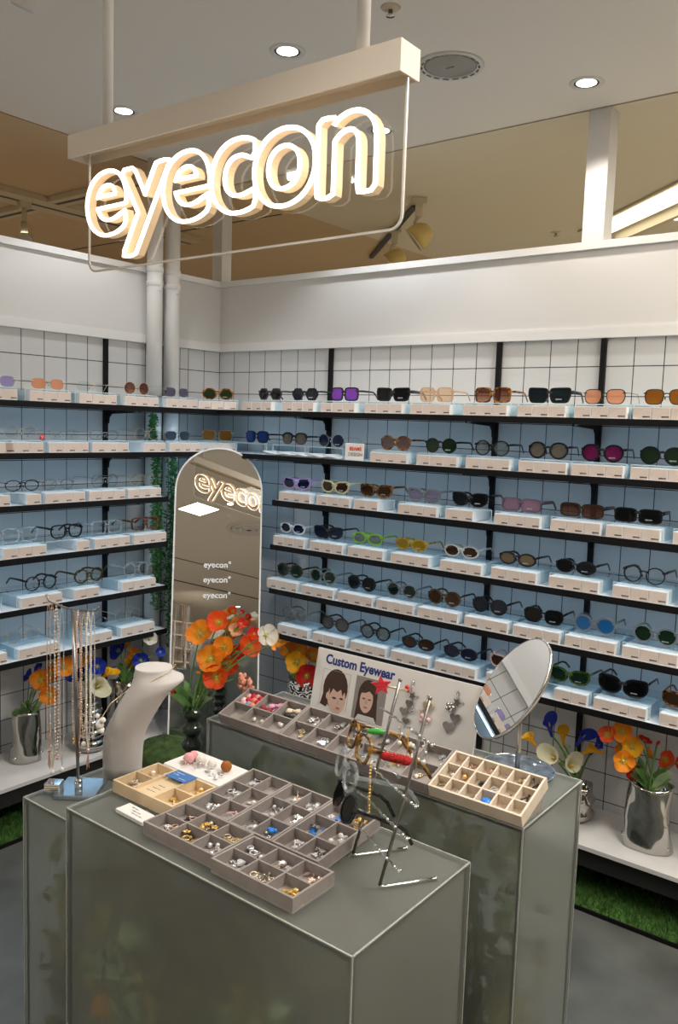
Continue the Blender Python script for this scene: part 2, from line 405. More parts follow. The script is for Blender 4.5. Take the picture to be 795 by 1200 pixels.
# ---------------------------------------------------------------- room shell
CZ=2.62
struct('wall_right',MB().box(-.06,2.7,0,.06,0,1.86),['tile_right'])
struct('wall_left',MB().box(-.06,0,-2.3,0,0,1.86),['tile_left'])
struct('trim_1',MB().box(-.06,2.7,-.006,.06,1.86,2.15),['white_paint'])
struct('trim_2',MB().box(-.06,.006,-2.3,-.006,1.86,2.15),['white_paint'])
struct('trim_3',MB().box(0,2.7,-.016,-.0005,1.848,1.88).box(0,2.7,-.014,-.006,1.88,1.886),['white_trim'])
struct('trim_4',MB().box(.0005,.016,-2.3,-.016,1.848,1.88).box(.006,.014,-2.3,-.016,1.88,1.886),['white_trim'])
struct('trim_5',MB().box(-.075,2.7,-.018,.075,2.15,2.176),['white_trim'])
struct('trim_6',MB().box(-.075,.018,-2.3,-.018,2.15,2.176),['white_trim'])
struct('floor',MB().box(-.06,3.35,-3.3,.06,-.05,0),['concrete'])
struct('floor_mall',MB().box(3.35,11,-11,8,-.05,0).box(-8,3.35,-11,-3.3,-.05,0).box(-8,-.06,-3.3,8,-.05,0).box(-.06,3.35,.06,8,-.05,0),['mall_floor'])
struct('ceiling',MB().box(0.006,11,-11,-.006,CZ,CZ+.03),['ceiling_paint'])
o=struct('ceiling_right',MB().box(-.006,11,.006,8,CZ,CZ+.03),['ceiling_far_warmlit'])
o=struct('ceiling_left_warmlit',MB().box(-8,-.006,-11,8,CZ,CZ+.03),['ceiling_left_warmlit'])
struct('trim_7',MB().box(-.006,11,-.006,.006,CZ+.006,CZ+.03),['seam_dark'])
struct('trim_8',MB().box(-.006,.006,-11,-.006,CZ+.006,CZ+.03),['seam_dark'])
struct('trim_9',MB().box(2.2,11,-5.27,-5.25,CZ-.003,CZ+.002),['seam_dark'])
struct('trim_10',MB().box(2.2,11,-6.12,-6.09,CZ-.004,CZ+.002),['seam_dark'])
# far mall walls
struct('wall_behind',MB().box(3,11,-8.25,-8.2,0,CZ),['white_paint'])
# columns on the wall top
tag(obj('ceiling_column',MB().box(1.79,1.866,-.002,.075,2.176,CZ-.001),['white_paint']),'square white column standing on the right wall','column')
tag(obj('ceiling_column',MB().box(-.06,.004,-.001,.062,2.176,CZ-.001),['white_paint']),'square cream column standing on the wall corner','column')
# seams of the ceiling over the left
struct('trim_11',MB().box(-8,-.1,.52,.532,CZ-.002,CZ+.002),['seam_dark'])

# white pipes
for y,lab in ((-.447,'white vertical pipe left of its twin, left wall'),(-.35,'white vertical pipe nearer the wall corner')):
    t=thing('wall_pipe',lab,'pipe',(.055,y,0),0,'white pipes on the left wall')
    m=MB()
    for z0,z1 in ((.184,1.359),(1.384,1.545),(1.57,CZ-.001)): m.lathe([(.034,z0),(.034,z1)],20)
    obj('pipe',m,'pipe_white',t)
    for z in (2.10,2.16):
        obj('pipe_coupling',MB().lathe([(.0345,z-.012),(.0375,z-.010),(.0375,z+.010),(.0345,z+.012)],20),'pipe_white',t)
    obj('pipe_bracket',MB().box(.03,.044,-.006,.006,2.07,2.095).box(-.055,-.03,-.004,.004,2.075,2.09),'white_trim',t)

# ---------------------------------------------------------------- platform, grass
m=MB()
poly=[(0.001,-2.3),(.30,-2.3),(.30,-.30),(2.6,-.30),(2.6,-.001),(.001,-.001)]
m.prism(poly,.168,.182)
tag(obj('display_platform',m,'platform_white'),'white low platform ledge along both tiled walls','platform')
bm=MB().prism([(.002,-2.3),(.10,-2.3),(.10,-.10),(2.6,-.10),(2.6,-.002),(.002,-.002)],.001,.167).prism([(.101,-2.3),(.285,-2.3),(.285,-.285),(2.6,-.285),(2.6,-.101),(.101,-.101)],.105,.1675)  # second prism: near-black board standing in for the shade under the ledge
obj('base_and_shade_board',bm,'dark_base_and_shade',bpy.data.objects['display_platform'])
def grass(name,quads,label,n):
    rg=random.Random(len(label)); m=MB()
    tot=sum((b-a)*(d-c) for a,b,c,d in quads)
    for a,b,c,d in quads:
        m.box(a,b,c,d,.001,.008)
        for _ in range(int(n*(b-a)*(d-c)/tot)):
            x,y=rg.uniform(a,b),rg.uniform(c,d); h=rg.uniform(.018,.042); an=rg.uniform(0,2*PI); dx,dy=math.cos(an)*.0022,math.sin(an)*.0022
            lx,ly=rg.uniform(-.012,.012),rg.uniform(-.012,.012)
            m.add([(x-dx,y-dy,.006),(x+dx,y+dy,.006),(x+lx,y+ly,h)],[(0,1,2)])
    o=obj(name,m,'grass'); tag(o,label,'grass',None,'stuff'); return o
grass('artificial_grass',[(.30,2.55,-.36,-.105)],'artificial grass strip under the right platform ledge',11000)
grass('artificial_grass',[(.105,.36,-2.2,-.37)],'artificial grass strip under the left platform ledge',9000)
tag(obj('grass_edging',MB().box(.368,2.6,-.368,-.362,.001,.014),'black_metal'),'black edging strip before the right grass','edging')
tag(obj('grass_edging',MB().box(.362,.368,-2.3,-.362,.001,.014),'black_metal'),'black edging strip before the left grass','edging')
# moss mound
m=MB(); rg=random.Random(3)
def mm(x,y,z,a,i):
    k=1+.05*math.sin(3*a+i)+.03*math.sin(7*a+2*i); return x*k,y*k,z
m.lathe([(.14,.001),(.142,.08),(.135,.15),(.115,.20),(.085,.23),(.04,.248),(.0,.252)],28,mod=mm)
for _ in range(3500):
    a=rg.uniform(0,2*PI); t=rg.uniform(0,1); k=1+.05*math.sin(3*a+3)
    rad=.137*math.sqrt(1-t**2.6)*k; z=.05+.2*t
    x,y=rad*math.cos(a),rad*math.sin(a); d=Vector((x,y,(z-.05)*.7)).normalized()*rg.uniform(.008,.016)
    ox,oy=rg.uniform(-.003,.003),rg.uniform(-.003,.003)
    m.add([(x-.0015,y+.0015,z),(x+.0015,y-.0015,z),(x+d.x+ox,y+d.y+oy,z+d.z)],[(0,1,2)])
tag(obj('moss_mound',m,'moss',None,(.475,-.715,0)),'rounded dark green moss mound before the arched mirror','plant')
DATA={'BOU': {'A': ((0.1282, -1.113, 0.3382),
               [((0.1692, -1.0792, 0.5042), 0.0626, 'poppy', 'orange'), ((0.2082, -1.0661, 0.452), 0.0591, 'poppy', 'orange'),
                ((0.1674, -1.0334, 0.516), 0.0499, 'poppy', 'orange'), ((0.2253, -1.017, 0.5536), 0.0628, 'poppy', 'orange'),
                ((0.1598, -1.0208, 0.5595), 0.0367, 'poppy', 'white'), ((0.0722, -1.0715, 0.497), 0.0437, 'poppy', 'blue'),
                ((0.0935, -1.0385, 0.5254), 0.0371, 'poppy', 'blue')]),
         'B': ((0.191, -0.8778, 0.3443),
               [((0.1413, -0.9235, 0.4859), 0.0481, 'poppy', 'blue'), ((0.1262, -0.8608, 0.4651), 0.049, 'poppy', 'blue'),
                ((0.2242, -0.8614, 0.5217), 0.0549, 'poppy', 'blue'), ((0.138, -0.8446, 0.518), 0.0455, 'poppy', 'orange'),
                ((0.2401, -0.8278, 0.4895), 0.0587, 'calla', 'yellow'), ((0.2343, -0.8685, 0.4479), 0.0754, 'calla', 'cream')]),
         'C': ((0.1918, -0.6969, 0.4206),
               [((0.1378, -0.6914, 0.5359), 0.0688, 'poppy', 'blue'), ((0.1994, -0.6548, 0.5204), 0.0542, 'poppy', 'orange'),
                ((0.1923, -0.6668, 0.4918), 0.0434, 'poppy', 'yellow'), ((0.2484, -0.6624, 0.5098), 0.0537, 'poppy', 'blue'),
                ((0.2567, -0.6206, 0.595), 0.0468, 'poppy', 'white'), ((0.3075, -0.6075, 0.5472), 0.0322, 'poppy', 'blue'),
                ((0.1491, -0.6604, 0.5599), 0.0327, 'poppy', 'orange')]),
         'D': ((1.412, -1.4222, 0.7886),
               [((1.4187, -1.4166, 0.9784), 0.0591, 'poppy', 'orange'), ((1.4564, -1.3884, 1.0093), 0.0502, 'poppy', 'redorange'),
                ((1.4103, -1.35, 0.9579), 0.0427, 'poppy', 'white'), ((1.3706, -1.3722, 0.9269), 0.0339, 'poppy', 'white'),
                ((1.4689, -1.3793, 0.9435), 0.0504, 'poppy', 'orange'), ((1.4534, -1.4111, 0.9171), 0.0588, 'poppy', 'orange'),
                ((1.4523, -1.3453, 0.8872), 0.0469, 'poppy', 'redorange'), ((1.4681, -1.4058, 0.872), 0.0544, 'poppy', 'redorange'),
                ((1.4734, -1.3219, 0.9963), 0.0245, 'poppy', 'red'), ((1.4652, -1.332, 0.9807), 0.0334, 'poppy', 'orangewhite'),
                ((1.4965, -1.314, 0.9381), 0.0534, 'poppy', 'redorange'), ((1.4885, -1.2885, 0.9657), 0.0337, 'poppy', 'red'),
                ((1.4504, -1.3121, 0.9145), 0.0339, 'poppy', 'red'), ((1.5536, -1.3107, 0.9782), 0.0482, 'poppy', 'white'),
                ((1.5626, -1.299, 0.9476), 0.022, 'poppy', 'orange'), ((1.359, -1.4498, 0.8161), 0.0288, 'tulip', 'red'),
                ((1.4014, -1.4023, 0.867), 0.0178, 'tulip', 'orange')]),
         'E': ((0.7254, -0.1872, 0.4216),
               [((0.7257, -0.2137, 0.5064), 0.0729, 'poppy', 'yellow'), ((0.6915, -0.17, 0.5433), 0.0665, 'poppy', 'orange'),
                ((0.6475, -0.1812, 0.5368), 0.0557, 'poppy', 'orange'), ((0.7451, -0.1294, 0.523), 0.0592, 'poppy', 'orange'),
                ((0.7762, -0.2069, 0.4559), 0.0797, 'poppy', 'red'), ((0.6595, -0.2467, 0.5933), 0.0584, 'poppy', 'orange'),
                ((0.7752, -0.1322, 0.4844), 0.0405, 'poppy', 'white'), ((0.7718, -0.1349, 0.4464), 0.0405, 'poppy', 'blue')]),
         'F': ((1.9371, -0.1378, 0.3166),
               [((1.8081, -0.2184, 0.4562), 0.0594, 'calla', 'yellow'), ((1.8634, -0.1943, 0.5037), 0.059, 'calla', 'blue'),
                ((1.8958, -0.1516, 0.4665), 0.0475, 'calla', 'yellow'), ((1.9548, -0.1347, 0.4712), 0.0589, 'calla', 'blue'),
                ((1.9799, -0.1268, 0.436), 0.0588, 'calla', 'yellow'), ((1.9813, -0.0516, 0.4201), 0.054, 'calla', 'blue'),
                ((1.8899, -0.2009, 0.4029), 0.0588, 'calla', 'cream'), ((1.9392, -0.1782, 0.3825), 0.0586, 'calla', 'cream'),
                ((1.8514, -0.1584, 0.4101), 0.0419, 'calla', 'cream'), ((1.8932, -0.1214, 0.4074), 0.048, 'calla', 'cream')]),
         'G': ((2.1697, -0.1954, 0.3852),
               [((2.0739, -0.2205, 0.5429), 0.0447, 'poppy', 'orangered'), ((2.117, -0.2092, 0.5597), 0.0527, 'poppy', 'orange'),
                ((2.1507, -0.2077, 0.5167), 0.0524, 'poppy', 'yellow'), ((2.1418, -0.2549, 0.4821), 0.0546, 'poppy', 'orange'),
                ((2.155, -0.1703, 0.4247), 0.0475, 'poppy', 'red'), ((2.1766, -0.1647, 0.5332), 0.0388, 'poppy', 'red'),
                ((2.1067, -0.1793, 0.4895), 0.0309, 'poppy', 'orange'), ((2.1836, -0.1418, 0.4878), 0.0307, 'poppy', 'orange'),
                ((2.2302, -0.111, 0.4683), 0.0502, 'poppy', 'redorange'), ((2.2127, -0.1423, 0.5291), 0.0222, 'tulip', 'red'),
                ((2.271, -0.1125, 0.4688), 0.0304, 'poppy', 'red'), ((2.1577, -0.1761, 0.5429), 0.0194, 'tulip', 'orange')])},
 'RISERS': [('C', 1, 0, 'LMR', 0, ('oct', 'amber', 'green'), 'amber octagonal sunglasses with green lenses'),
            ('R', 1, 0.487, 'LMR', 0.026, ('hex', 'charcoal', 'grey'), 'dark grey hexagonal sunglasses'),
            ('R', 1, 0.719, 'LMR', -0.009, ('hex', 'black', 'slate'), 'black hexagonal sunglasses with slate lenses'),
            ('R', 1, 0.927, 'LMR', -0.01, ('square', 'black', 'purple'), 'black sunglasses with purple lenses'),
            ('R', 1, 1.147, 'LMR', 0.005, ('chunk', 'black', 'dark'), 'chunky black angular sunglasses'),
            ('R', 1, 1.354, 'LMR', -0.008, ('square', 'champagne', 'peachclear'), 'pale champagne see-through glasses'),
            ('R', 1, 1.577, 'LMR', 0.0, ('square', 'tortoise', 'browngrad'), 'tortoiseshell square brown-lens sunglasses'),
            ('R', 1, 1.786, 'LMR', 0.002, ('chunk', 'black', 'teal'), 'chunky black sunglasses with teal-black lenses'),
            ('R', 1, 1.987, 'LMR', -0.009, ('way', 'thinblack', 'peach'), 'thin black sunglasses with peach lenses'),
            ('R', 1, 2.177, 'LMR', -0.003, ('way', 'thinblack', 'amberlens'), 'black sunglasses with amber-brown lenses'),
            ('C', 2, 0, 'LMR', 0, ('square', 'gold', 'amberlens'), 'gold wire sunglasses with amber lenses'),
            ('R', 2, 0.434, '-', 0, ('way', 'black', 'blue'), 'black sunglasses with deep blue lenses'),
            ('R', 2, 0.652, '-', 0, ('club', 'black', 'taupe'), 'browline sunglasses with taupe lenses'),
            ('R', 2, 0.85, '-', 0, ('round', 'steel', 'navy'), 'round steel sunglasses with navy lenses'),
            ('R', 2, 1.179, 'LMR', -0.006, ('panto', 'tortoise', 'rosebrown'), 'tortoiseshell panto glasses with rosy lenses'),
            ('R', 2, 1.392, 'LMR', -0.017, ('round', 'black', 'green'), 'round black sunglasses with green lenses'),
            ('R', 2, 1.598, 'LMR', -0.013, ('round', 'black', 'palegrey'), 'round black glasses with pale grey lenses'),
            ('R', 2, 1.802, 'LMR', -0.006, ('panto', 'black', 'taupe'), 'black panto sunglasses with taupe lenses'),
            ('R', 2, 1.989, 'LMR', -0.006, ('panto', 'black', 'magenta'), 'black sunglasses with magenta lenses'),
            ('R', 2, 2.182, 'LMR', -0.008, ('panto', 'black', 'green'), 'black panto sunglasses with green lenses'),
            ('R', 3, 0.715, 'LMR', -0.038, ('cat', 'lilac', 'navy'), 'lilac cat-eye sunglasses with navy lenses'),
            ('R', 3, 0.918, 'LMR', -0.034, ('cat', 'cream', 'brown'), 'cream cat-eye sunglasses with brown lenses'),
            ('R', 3, 1.111, 'LM', -0.021, ('cat', 'tortoise', 'brown'), 'tortoiseshell cat-eye sunglasses'),
            ('R', 3, 1.318, 'LMR', -0.008, ('cat', 'smoke', 'violetclear'), 'see-through grey cat-eye sunglasses'),
            ('R', 3, 1.524, 'LM', -0.018, ('cat', 'black', 'dark'), 'black cat-eye sunglasses'),
            ('R', 3, 1.721, 'LMR', -0.013, ('rect', 'mauve', 'pink'), 'mauve rectangular sunglasses with pink lenses'),
            ('R', 3, 1.929, 'LMR', -0.003, ('rect', 'darkbrown', 'browngrad'), 'dark brown rectangular sunglasses'),
            ('R', 3, 2.116, 'LMR', -0.004, ('rect', 'black', 'dark'), 'black rectangular sunglasses'), ('R', 3, 2.325, 'LMR', 0, None, None),
            ('R', 4, 0.688, 'LMR', -0.027, ('oval', 'white', 'navy'), 'white oval sunglasses with navy lenses'),
            ('R', 4, 0.889, 'LMR', -0.033, ('cat', 'black', 'navy'), 'black cat-eye sunglasses with navy lenses'),
            ('R', 4, 1.087, 'LMR', -0.03, ('oval', 'lime', 'palegrey'), 'lime green oval sunglasses'),
            ('R', 4, 1.293, 'LMR', -0.03, ('oval', 'yellow', 'yellowlens'), 'yellow oval sunglasses with yellow lenses'),
            ('R', 4, 1.512, 'LMR', -0.03, ('oval', 'ivory', 'brown'), 'ivory oval sunglasses with brown lenses'),
            ('R', 4, 1.719, 'LMR', -0.013, ('oval', 'black', 'tan'), 'black oval sunglasses with tan lenses'),
            ('R', 4, 1.935, 'LMR', -0.017, ('oval', 'black', 'dark'), 'black oval sunglasses with dark lenses'),
            ('R', 4, 2.151, 'LMR', -0.007, ('round', 'black', 'clear'), 'round black optical glasses'), ('R', 4, 2.356, 'LMR', 0, None, None),
            ('R', 5, 0.656, 'LMR', -0.003, ('panto', 'darkolive', 'darkgreen'), 'dark olive sunglasses with green lenses'),
            ('R', 5, 0.851, 'LMR', -0.014, ('panto', 'greygreen', 'darkgreen'), 'grey-green panto sunglasses'),
            ('R', 5, 1.045, 'LMR', -0.009, ('panto', 'black', 'dark'), 'black panto sunglasses beside grey-green pair'),
            ('R', 5, 1.235, 'LMR', -0.006, ('panto', 'smoke', 'darkgreen'), 'smoky grey sunglasses with green lenses'),
            ('R', 5, 1.426, 'LMR', -0.007, ('panto', 'darktort', 'brown'), 'dark tortoiseshell panto sunglasses'),
            ('R', 5, 1.624, 'LMR', -0.016, ('panto', 'black', 'slate'), 'black panto sunglasses with slate lenses'),
            ('R', 5, 1.814, 'LMR', 0.001, ('way', 'black', 'dark'), 'black squarish sunglasses beside blue-lens pair'),
            ('R', 5, 2.003, 'LMR', -0.008, ('panto', 'smoke', 'skyblue'), 'smoky sunglasses with bright blue lenses'),
            ('R', 5, 2.195, 'LMR', -0.003, ('panto', 'smoke', 'forest'), 'wide smoky sunglasses with forest-green lenses'),
            ('R', 6, 0.724, 'LMR', -0.035, ('panto', 'smoke', 'palegrey'), 'see-through grey panto glasses'),
            ('R', 6, 0.921, 'LMR', -0.013, ('panto', 'darkbrown', 'greylens'), 'brown panto glasses with grey lenses'),
            ('R', 6, 1.117, 'LMR', -0.005, ('panto', 'black', 'palegrey'), 'black panto glasses with pale lenses'),
            ('R', 6, 1.312, 'LMR', 0.001, ('oval', 'black', 'brown'), 'black oval sunglasses with brown lenses'),
            ('R', 6, 1.509, 'LMR', -0.01, ('oval', 'black', 'navy'), 'black oval sunglasses with navy lenses'),
            ('R', 6, 1.722, 'LMR', -0.026, ('cat', 'pinkfr', 'brown'), 'pink sunglasses half behind round mirror'),
            ('R', 6, 1.922, 'MR', -0.003, ('cat', 'greenfr', 'forest'), 'dark green cat-eye sunglasses'),
            ('R', 6, 2.114, 'LMR', -0.012, ('cat', 'black', 'black'), 'large black cat-eye sunglasses'),
            ('R', 6, 2.325, 'LMR', -0.023, ('cat', 'tortoise', 'brown'), 'red-brown tortoiseshell cat-eye sunglasses'),
            ('L', 1, -1.301, 'LMR', 0.039, ('rimless', 'gold', 'lilaclens'), 'rimless glasses with lilac lenses'),
            ('L', 1, -1.083, 'LMR', 0.024, ('rimless', 'gold', 'peach'), 'rimless sunglasses with peach lenses'),
            ('L', 1, -0.875, 'LMR', 0.011, ('rimless', 'gold', 'clear'), 'rimless clear gold-wire glasses'),
            ('L', 1, -0.664, 'LMR', 0.015, ('round', 'gold', 'browngrad'), 'small brown gradient sunglasses'),
            ('L', 1, -0.451, 'LMR', 0.017, ('rimless', 'gold', 'violet'), 'rimless sunglasses with violet-grey lenses'), ('L', 2, -1.318, 'LMR', 0, None, None),
            ('L', 2, -1.198, 'LMR', 0.027, ('round', 'gold', 'clear'), 'round gold wire optical glasses'),
            ('L', 2, -1.005, 'LMR', 0.012, ('rimless', 'steel', 'clear'), 'rimless silver optical glasses'),
            ('L', 2, -0.817, 'LMR', 0.01, ('oval', 'steel', 'clear'), 'oval silver wire optical glasses'),
            ('L', 2, -0.626, 'MR', 0.032, ('round', 'palegold', 'clear'), 'pale gold round optical glasses'),
            ('L', 2, -0.43, 'LMR', 0.004, ('rimless', 'steel', 'slateblue'), 'rimless square dark blue sunglasses'), ('L', 3, -1.331, 'LMR', 0, None, None),
            ('L', 3, -1.211, 'R', 0.046, ('oval', 'thinblack', 'clear'), 'thin wire glasses with black temples'),
            ('L', 3, -1.02, 'LMR', 0.004, ('oval', 'steel', 'clear'), 'oval silver glasses with dark tips'),
            ('L', 3, -0.831, 'LMR', 0.028, ('round', 'steel', 'clear'), 'round silver glasses by the upright'),
            ('L', 3, -0.647, 'LMR', 0.028, ('round', 'gold', 'clear'), 'round gold glasses at shelf end'),
            ('L', 4, -1.189, 'LMR', 0.012, ('square', 'crystal', 'clear'), 'clear crystal square optical glasses'),
            ('L', 4, -1.0, 'R', 0.021, ('way', 'black', 'clear'), 'black square optical glasses'),
            ('L', 4, -0.806, 'LMR', 0.013, ('square', 'crystal', 'clear'), 'pale crystal optical glasses by upright'),
            ('L', 4, -0.616, 'LMR', 0.017, ('square', 'brownfr', 'clear'), 'brown tortoiseshell optical glasses'), ('L', 5, -1.359, '-', 0, None, None),
            ('L', 5, -1.122, 'LMR', 0.031, ('round', 'black', 'clear'), 'black round optical glasses'),
            ('L', 5, -0.955, 'MR', 0.077, ('panto', 'darkolive', 'clear'), 'dark olive optical glasses'),
            ('L', 5, -0.671, 'LMR', 0.029, ('round', 'crystal', 'clear'), 'clear crystal round optical glasses'), ('L', 6, -1.349, 'LMR', 0, None, None),
            ('L', 6, -1.133, 'LMR', -0.033, ('round', 'gold', 'clear'), 'thin gold wire optical glasses'),
            ('L', 6, -0.892, 'MR', 0.031, ('oval', 'steel', 'clear'), 'thin silver wire optical glasses'),
            ('L', 6, -0.676, 'LMR', -0.009, ('round', 'palegold', 'clear'), 'pale gold wire optical glasses')]}
# ---------------------------------------------------------------- shelves
SZ=[1.568,1.382,1.194,1.004,.815,.626]
ORD=['top','second','third','fourth','fifth','lowest']
RSTART=[0,0,.605,.60,.60,.665]; 
def bracket(p,wall,s,z):
    m=MB()
    poly=[(0.018,-.018),(.235,-.018),(.235,-.026),(.05,-.034),(.034,-.05),(.03,-.075),(.018,-.075)]
    # poly in (depth, z); plate thickness along the wall
    if wall=='R': M=frame((0,-1,0),(0,0,1),(-1,0,0),(s,0,z))
    else: M=frame((1,0,0),(0,0,1),(0,-1,0),(0,s,z))
    m.prism(poly,-.004,.004,M=M)
    obj('bracket',m,'black_metal',p)
def shelf(i,wall):
    z=SZ[i]; D=.26
    w_='right wall' if wall=='R' else 'left wall'
    if i<2: lab='black-edged white %s shelf running round the wall corner'%ORD[i]
    else: lab='black-edged white %s shelf on the %s'%(ORD[i],w_)
    t=thing('display_shelf',lab,'shelf',(0,0,0),0,'display shelves')
    b=MB(); e=MB(); l=MB()
    T=.017
    if i<2:
        b.prism([(.001,-2.25),(D-.004,-2.25),(D-.004,-(D-.004)),(2.55,-(D-.004)),(2.55,-.001),(.001,-.001)],z-T,z)
        e.box(D-.004,D,-2.25,-D+.004,z-T-.004,z+.001); e.box(D-.004,2.55,-D,-D+.004,z-T-.004,z+.001)
        rails=[('R',.697),('R',1.50),('R',1.897),('L',-.667),('L',-1.55)]
    elif wall=='R':
        x0=RSTART[i]
        b.box(x0,2.55,-(D-.004),-.001,z-T,z); e.box(x0,2.55,-D,-D+.004,z-T-.004,z+.001); e.box(x0-.003,x0,-D,-.001,z-T-.004,z+.001)
        rails=[('R',.697),('R',1.50),('R',1.897)]
    else:
        y1=-.535
        b.box(.001,D-.004,-2.25,y1,z-T,z); e.box(D-.004,D,-2.25,y1,z-T-.004,z+.001); e.box(.001,D,y1,y1+.003,z-T-.004,z+.001)
        rails=[('L',-.667),('L',-1.55)]
    obj('shelf_board',b,'shelf_white',t); obj('shelf_edge',e,'black_metal',t)
    for wl,s in rails: bracket(t,wl,s,z)
    # led strip under the board
    zl=z-T-.0035
    if i<2: l.box(.205,.215,-2.2,-.215,zl,zl+.003); l.box(.215,2.5,-.215,-.205,zl,zl+.003)
    elif wall=='R': l.box(RSTART[i]+.02,2.5,-.215,-.205,zl,zl+.003)
    else: l.box(.205,.215,-2.2,-.56,zl,zl+.003)
    if i<5:
        o=obj('led_strip',l,'led_cool',t); o['label']='glowing cool white light strip'
    return t
for i in range(6):
    shelf(i,'R')
    if i>1: shelf(i,'L')
for s,lab in ((.697,'black slotted upright nearest the corner, right wall'),(1.50,'black slotted upright, second from corner, right wall'),(1.897,'black slotted upright, third from corner, right wall')):
    m=MB()
    zs=[1.846]+SZ; 
    prev=1.846
    for z in SZ+[.2]:
        m.box(s-.009,s+.009,-.016,-.001,(z if z>.21 else .184),prev-.0005); prev=z-.0185
    tag(obj('shelf_upright',m,'black_metal'),lab,'rail','black uprights')
prev=1.846; m=MB()
for z in SZ+[.2]:
    m.box(.001,.016,-.667-.009,-.667+.009,(z if z>.21 else .184),prev-.0005); prev=z-.0185
tag(obj('shelf_upright',m,'black_metal'),'black slotted upright on the left wall','rail','black uprights')

# ---------------------------------------------------------------- spectacles
def outline(kind,W,H,side,n=26):
    pts=[]
    e={'round':2,'oval':2.1,'panto':2.15,'way':3.6,'square':5,'chunk':7,'rect':5,'cat':2.5,'oct':2.2,'hex':2.2,'club':2.6,'rimless':3.0}.get(kind,2)
    if kind in('oct','hex'):
        N=8 if kind=='oct' else 6; base=[]
        off=PI/8 if N==8 else 0
        for k in range(N): base.append((W/2*1.06*math.cos(off+2*PI*k/N),H/2*1.10*math.sin(off+2*PI*k/N)))
        per=max(3,n//N)
        for k in range(N):
            a,b=base[k],base[(k+1)%N]
            for j in range(per):
                t=j/per; pts.append((a[0]+(b[0]-a[0])*t,a[1]+(b[1]-a[1])*t))
        return pts
    for k in range(n):
        t=2*PI*k/n; c,s=math.cos(t),math.sin(t)
        x=W/2*math.copysign(abs(c)**(2/e),c); z=H/2*math.copysign(abs(s)**(2/e),s)
        if kind in('panto','way','chunk','club','square'):
            q=max(0,-z/(H/2)); x*=1-{'panto':.14,'way':.17,'chunk':.22,'club':.12,'square':.08}[kind]*q
        if kind in('cat','chunk'):
            o=max(0,x*side/(W/2)); z+=(.26 if kind=='cat' else .08)*H*o*o*(1 if z>0 else .55)
            if kind=='cat' and z<0: z*=.96
        if kind=='rimless': x*=1+.06*z/(H/2)
        pts.append((x,z))
    return pts
DIM={'round':(.049,.045,.019,.0032),'oval':(.053,.033,.017,.0052),'panto':(.050,.043,.020,.0054),'way':(.053,.041,.018,.0042),'square':(.054,.042,.017,.005),'chunk':(.056,.038,.018,.0065),'rect':(.057,.034,.015,.0058),'cat':(.055,.036,.017,.0062),'oct':(.051,.038,.018,.005),'hex':(.050,.040,.020,.0045),'club':(.050,.040,.020,.003),'rimless':(.052,.036,.020,.0007)}
WIRE=('gold','steel','palegold','thinblack')
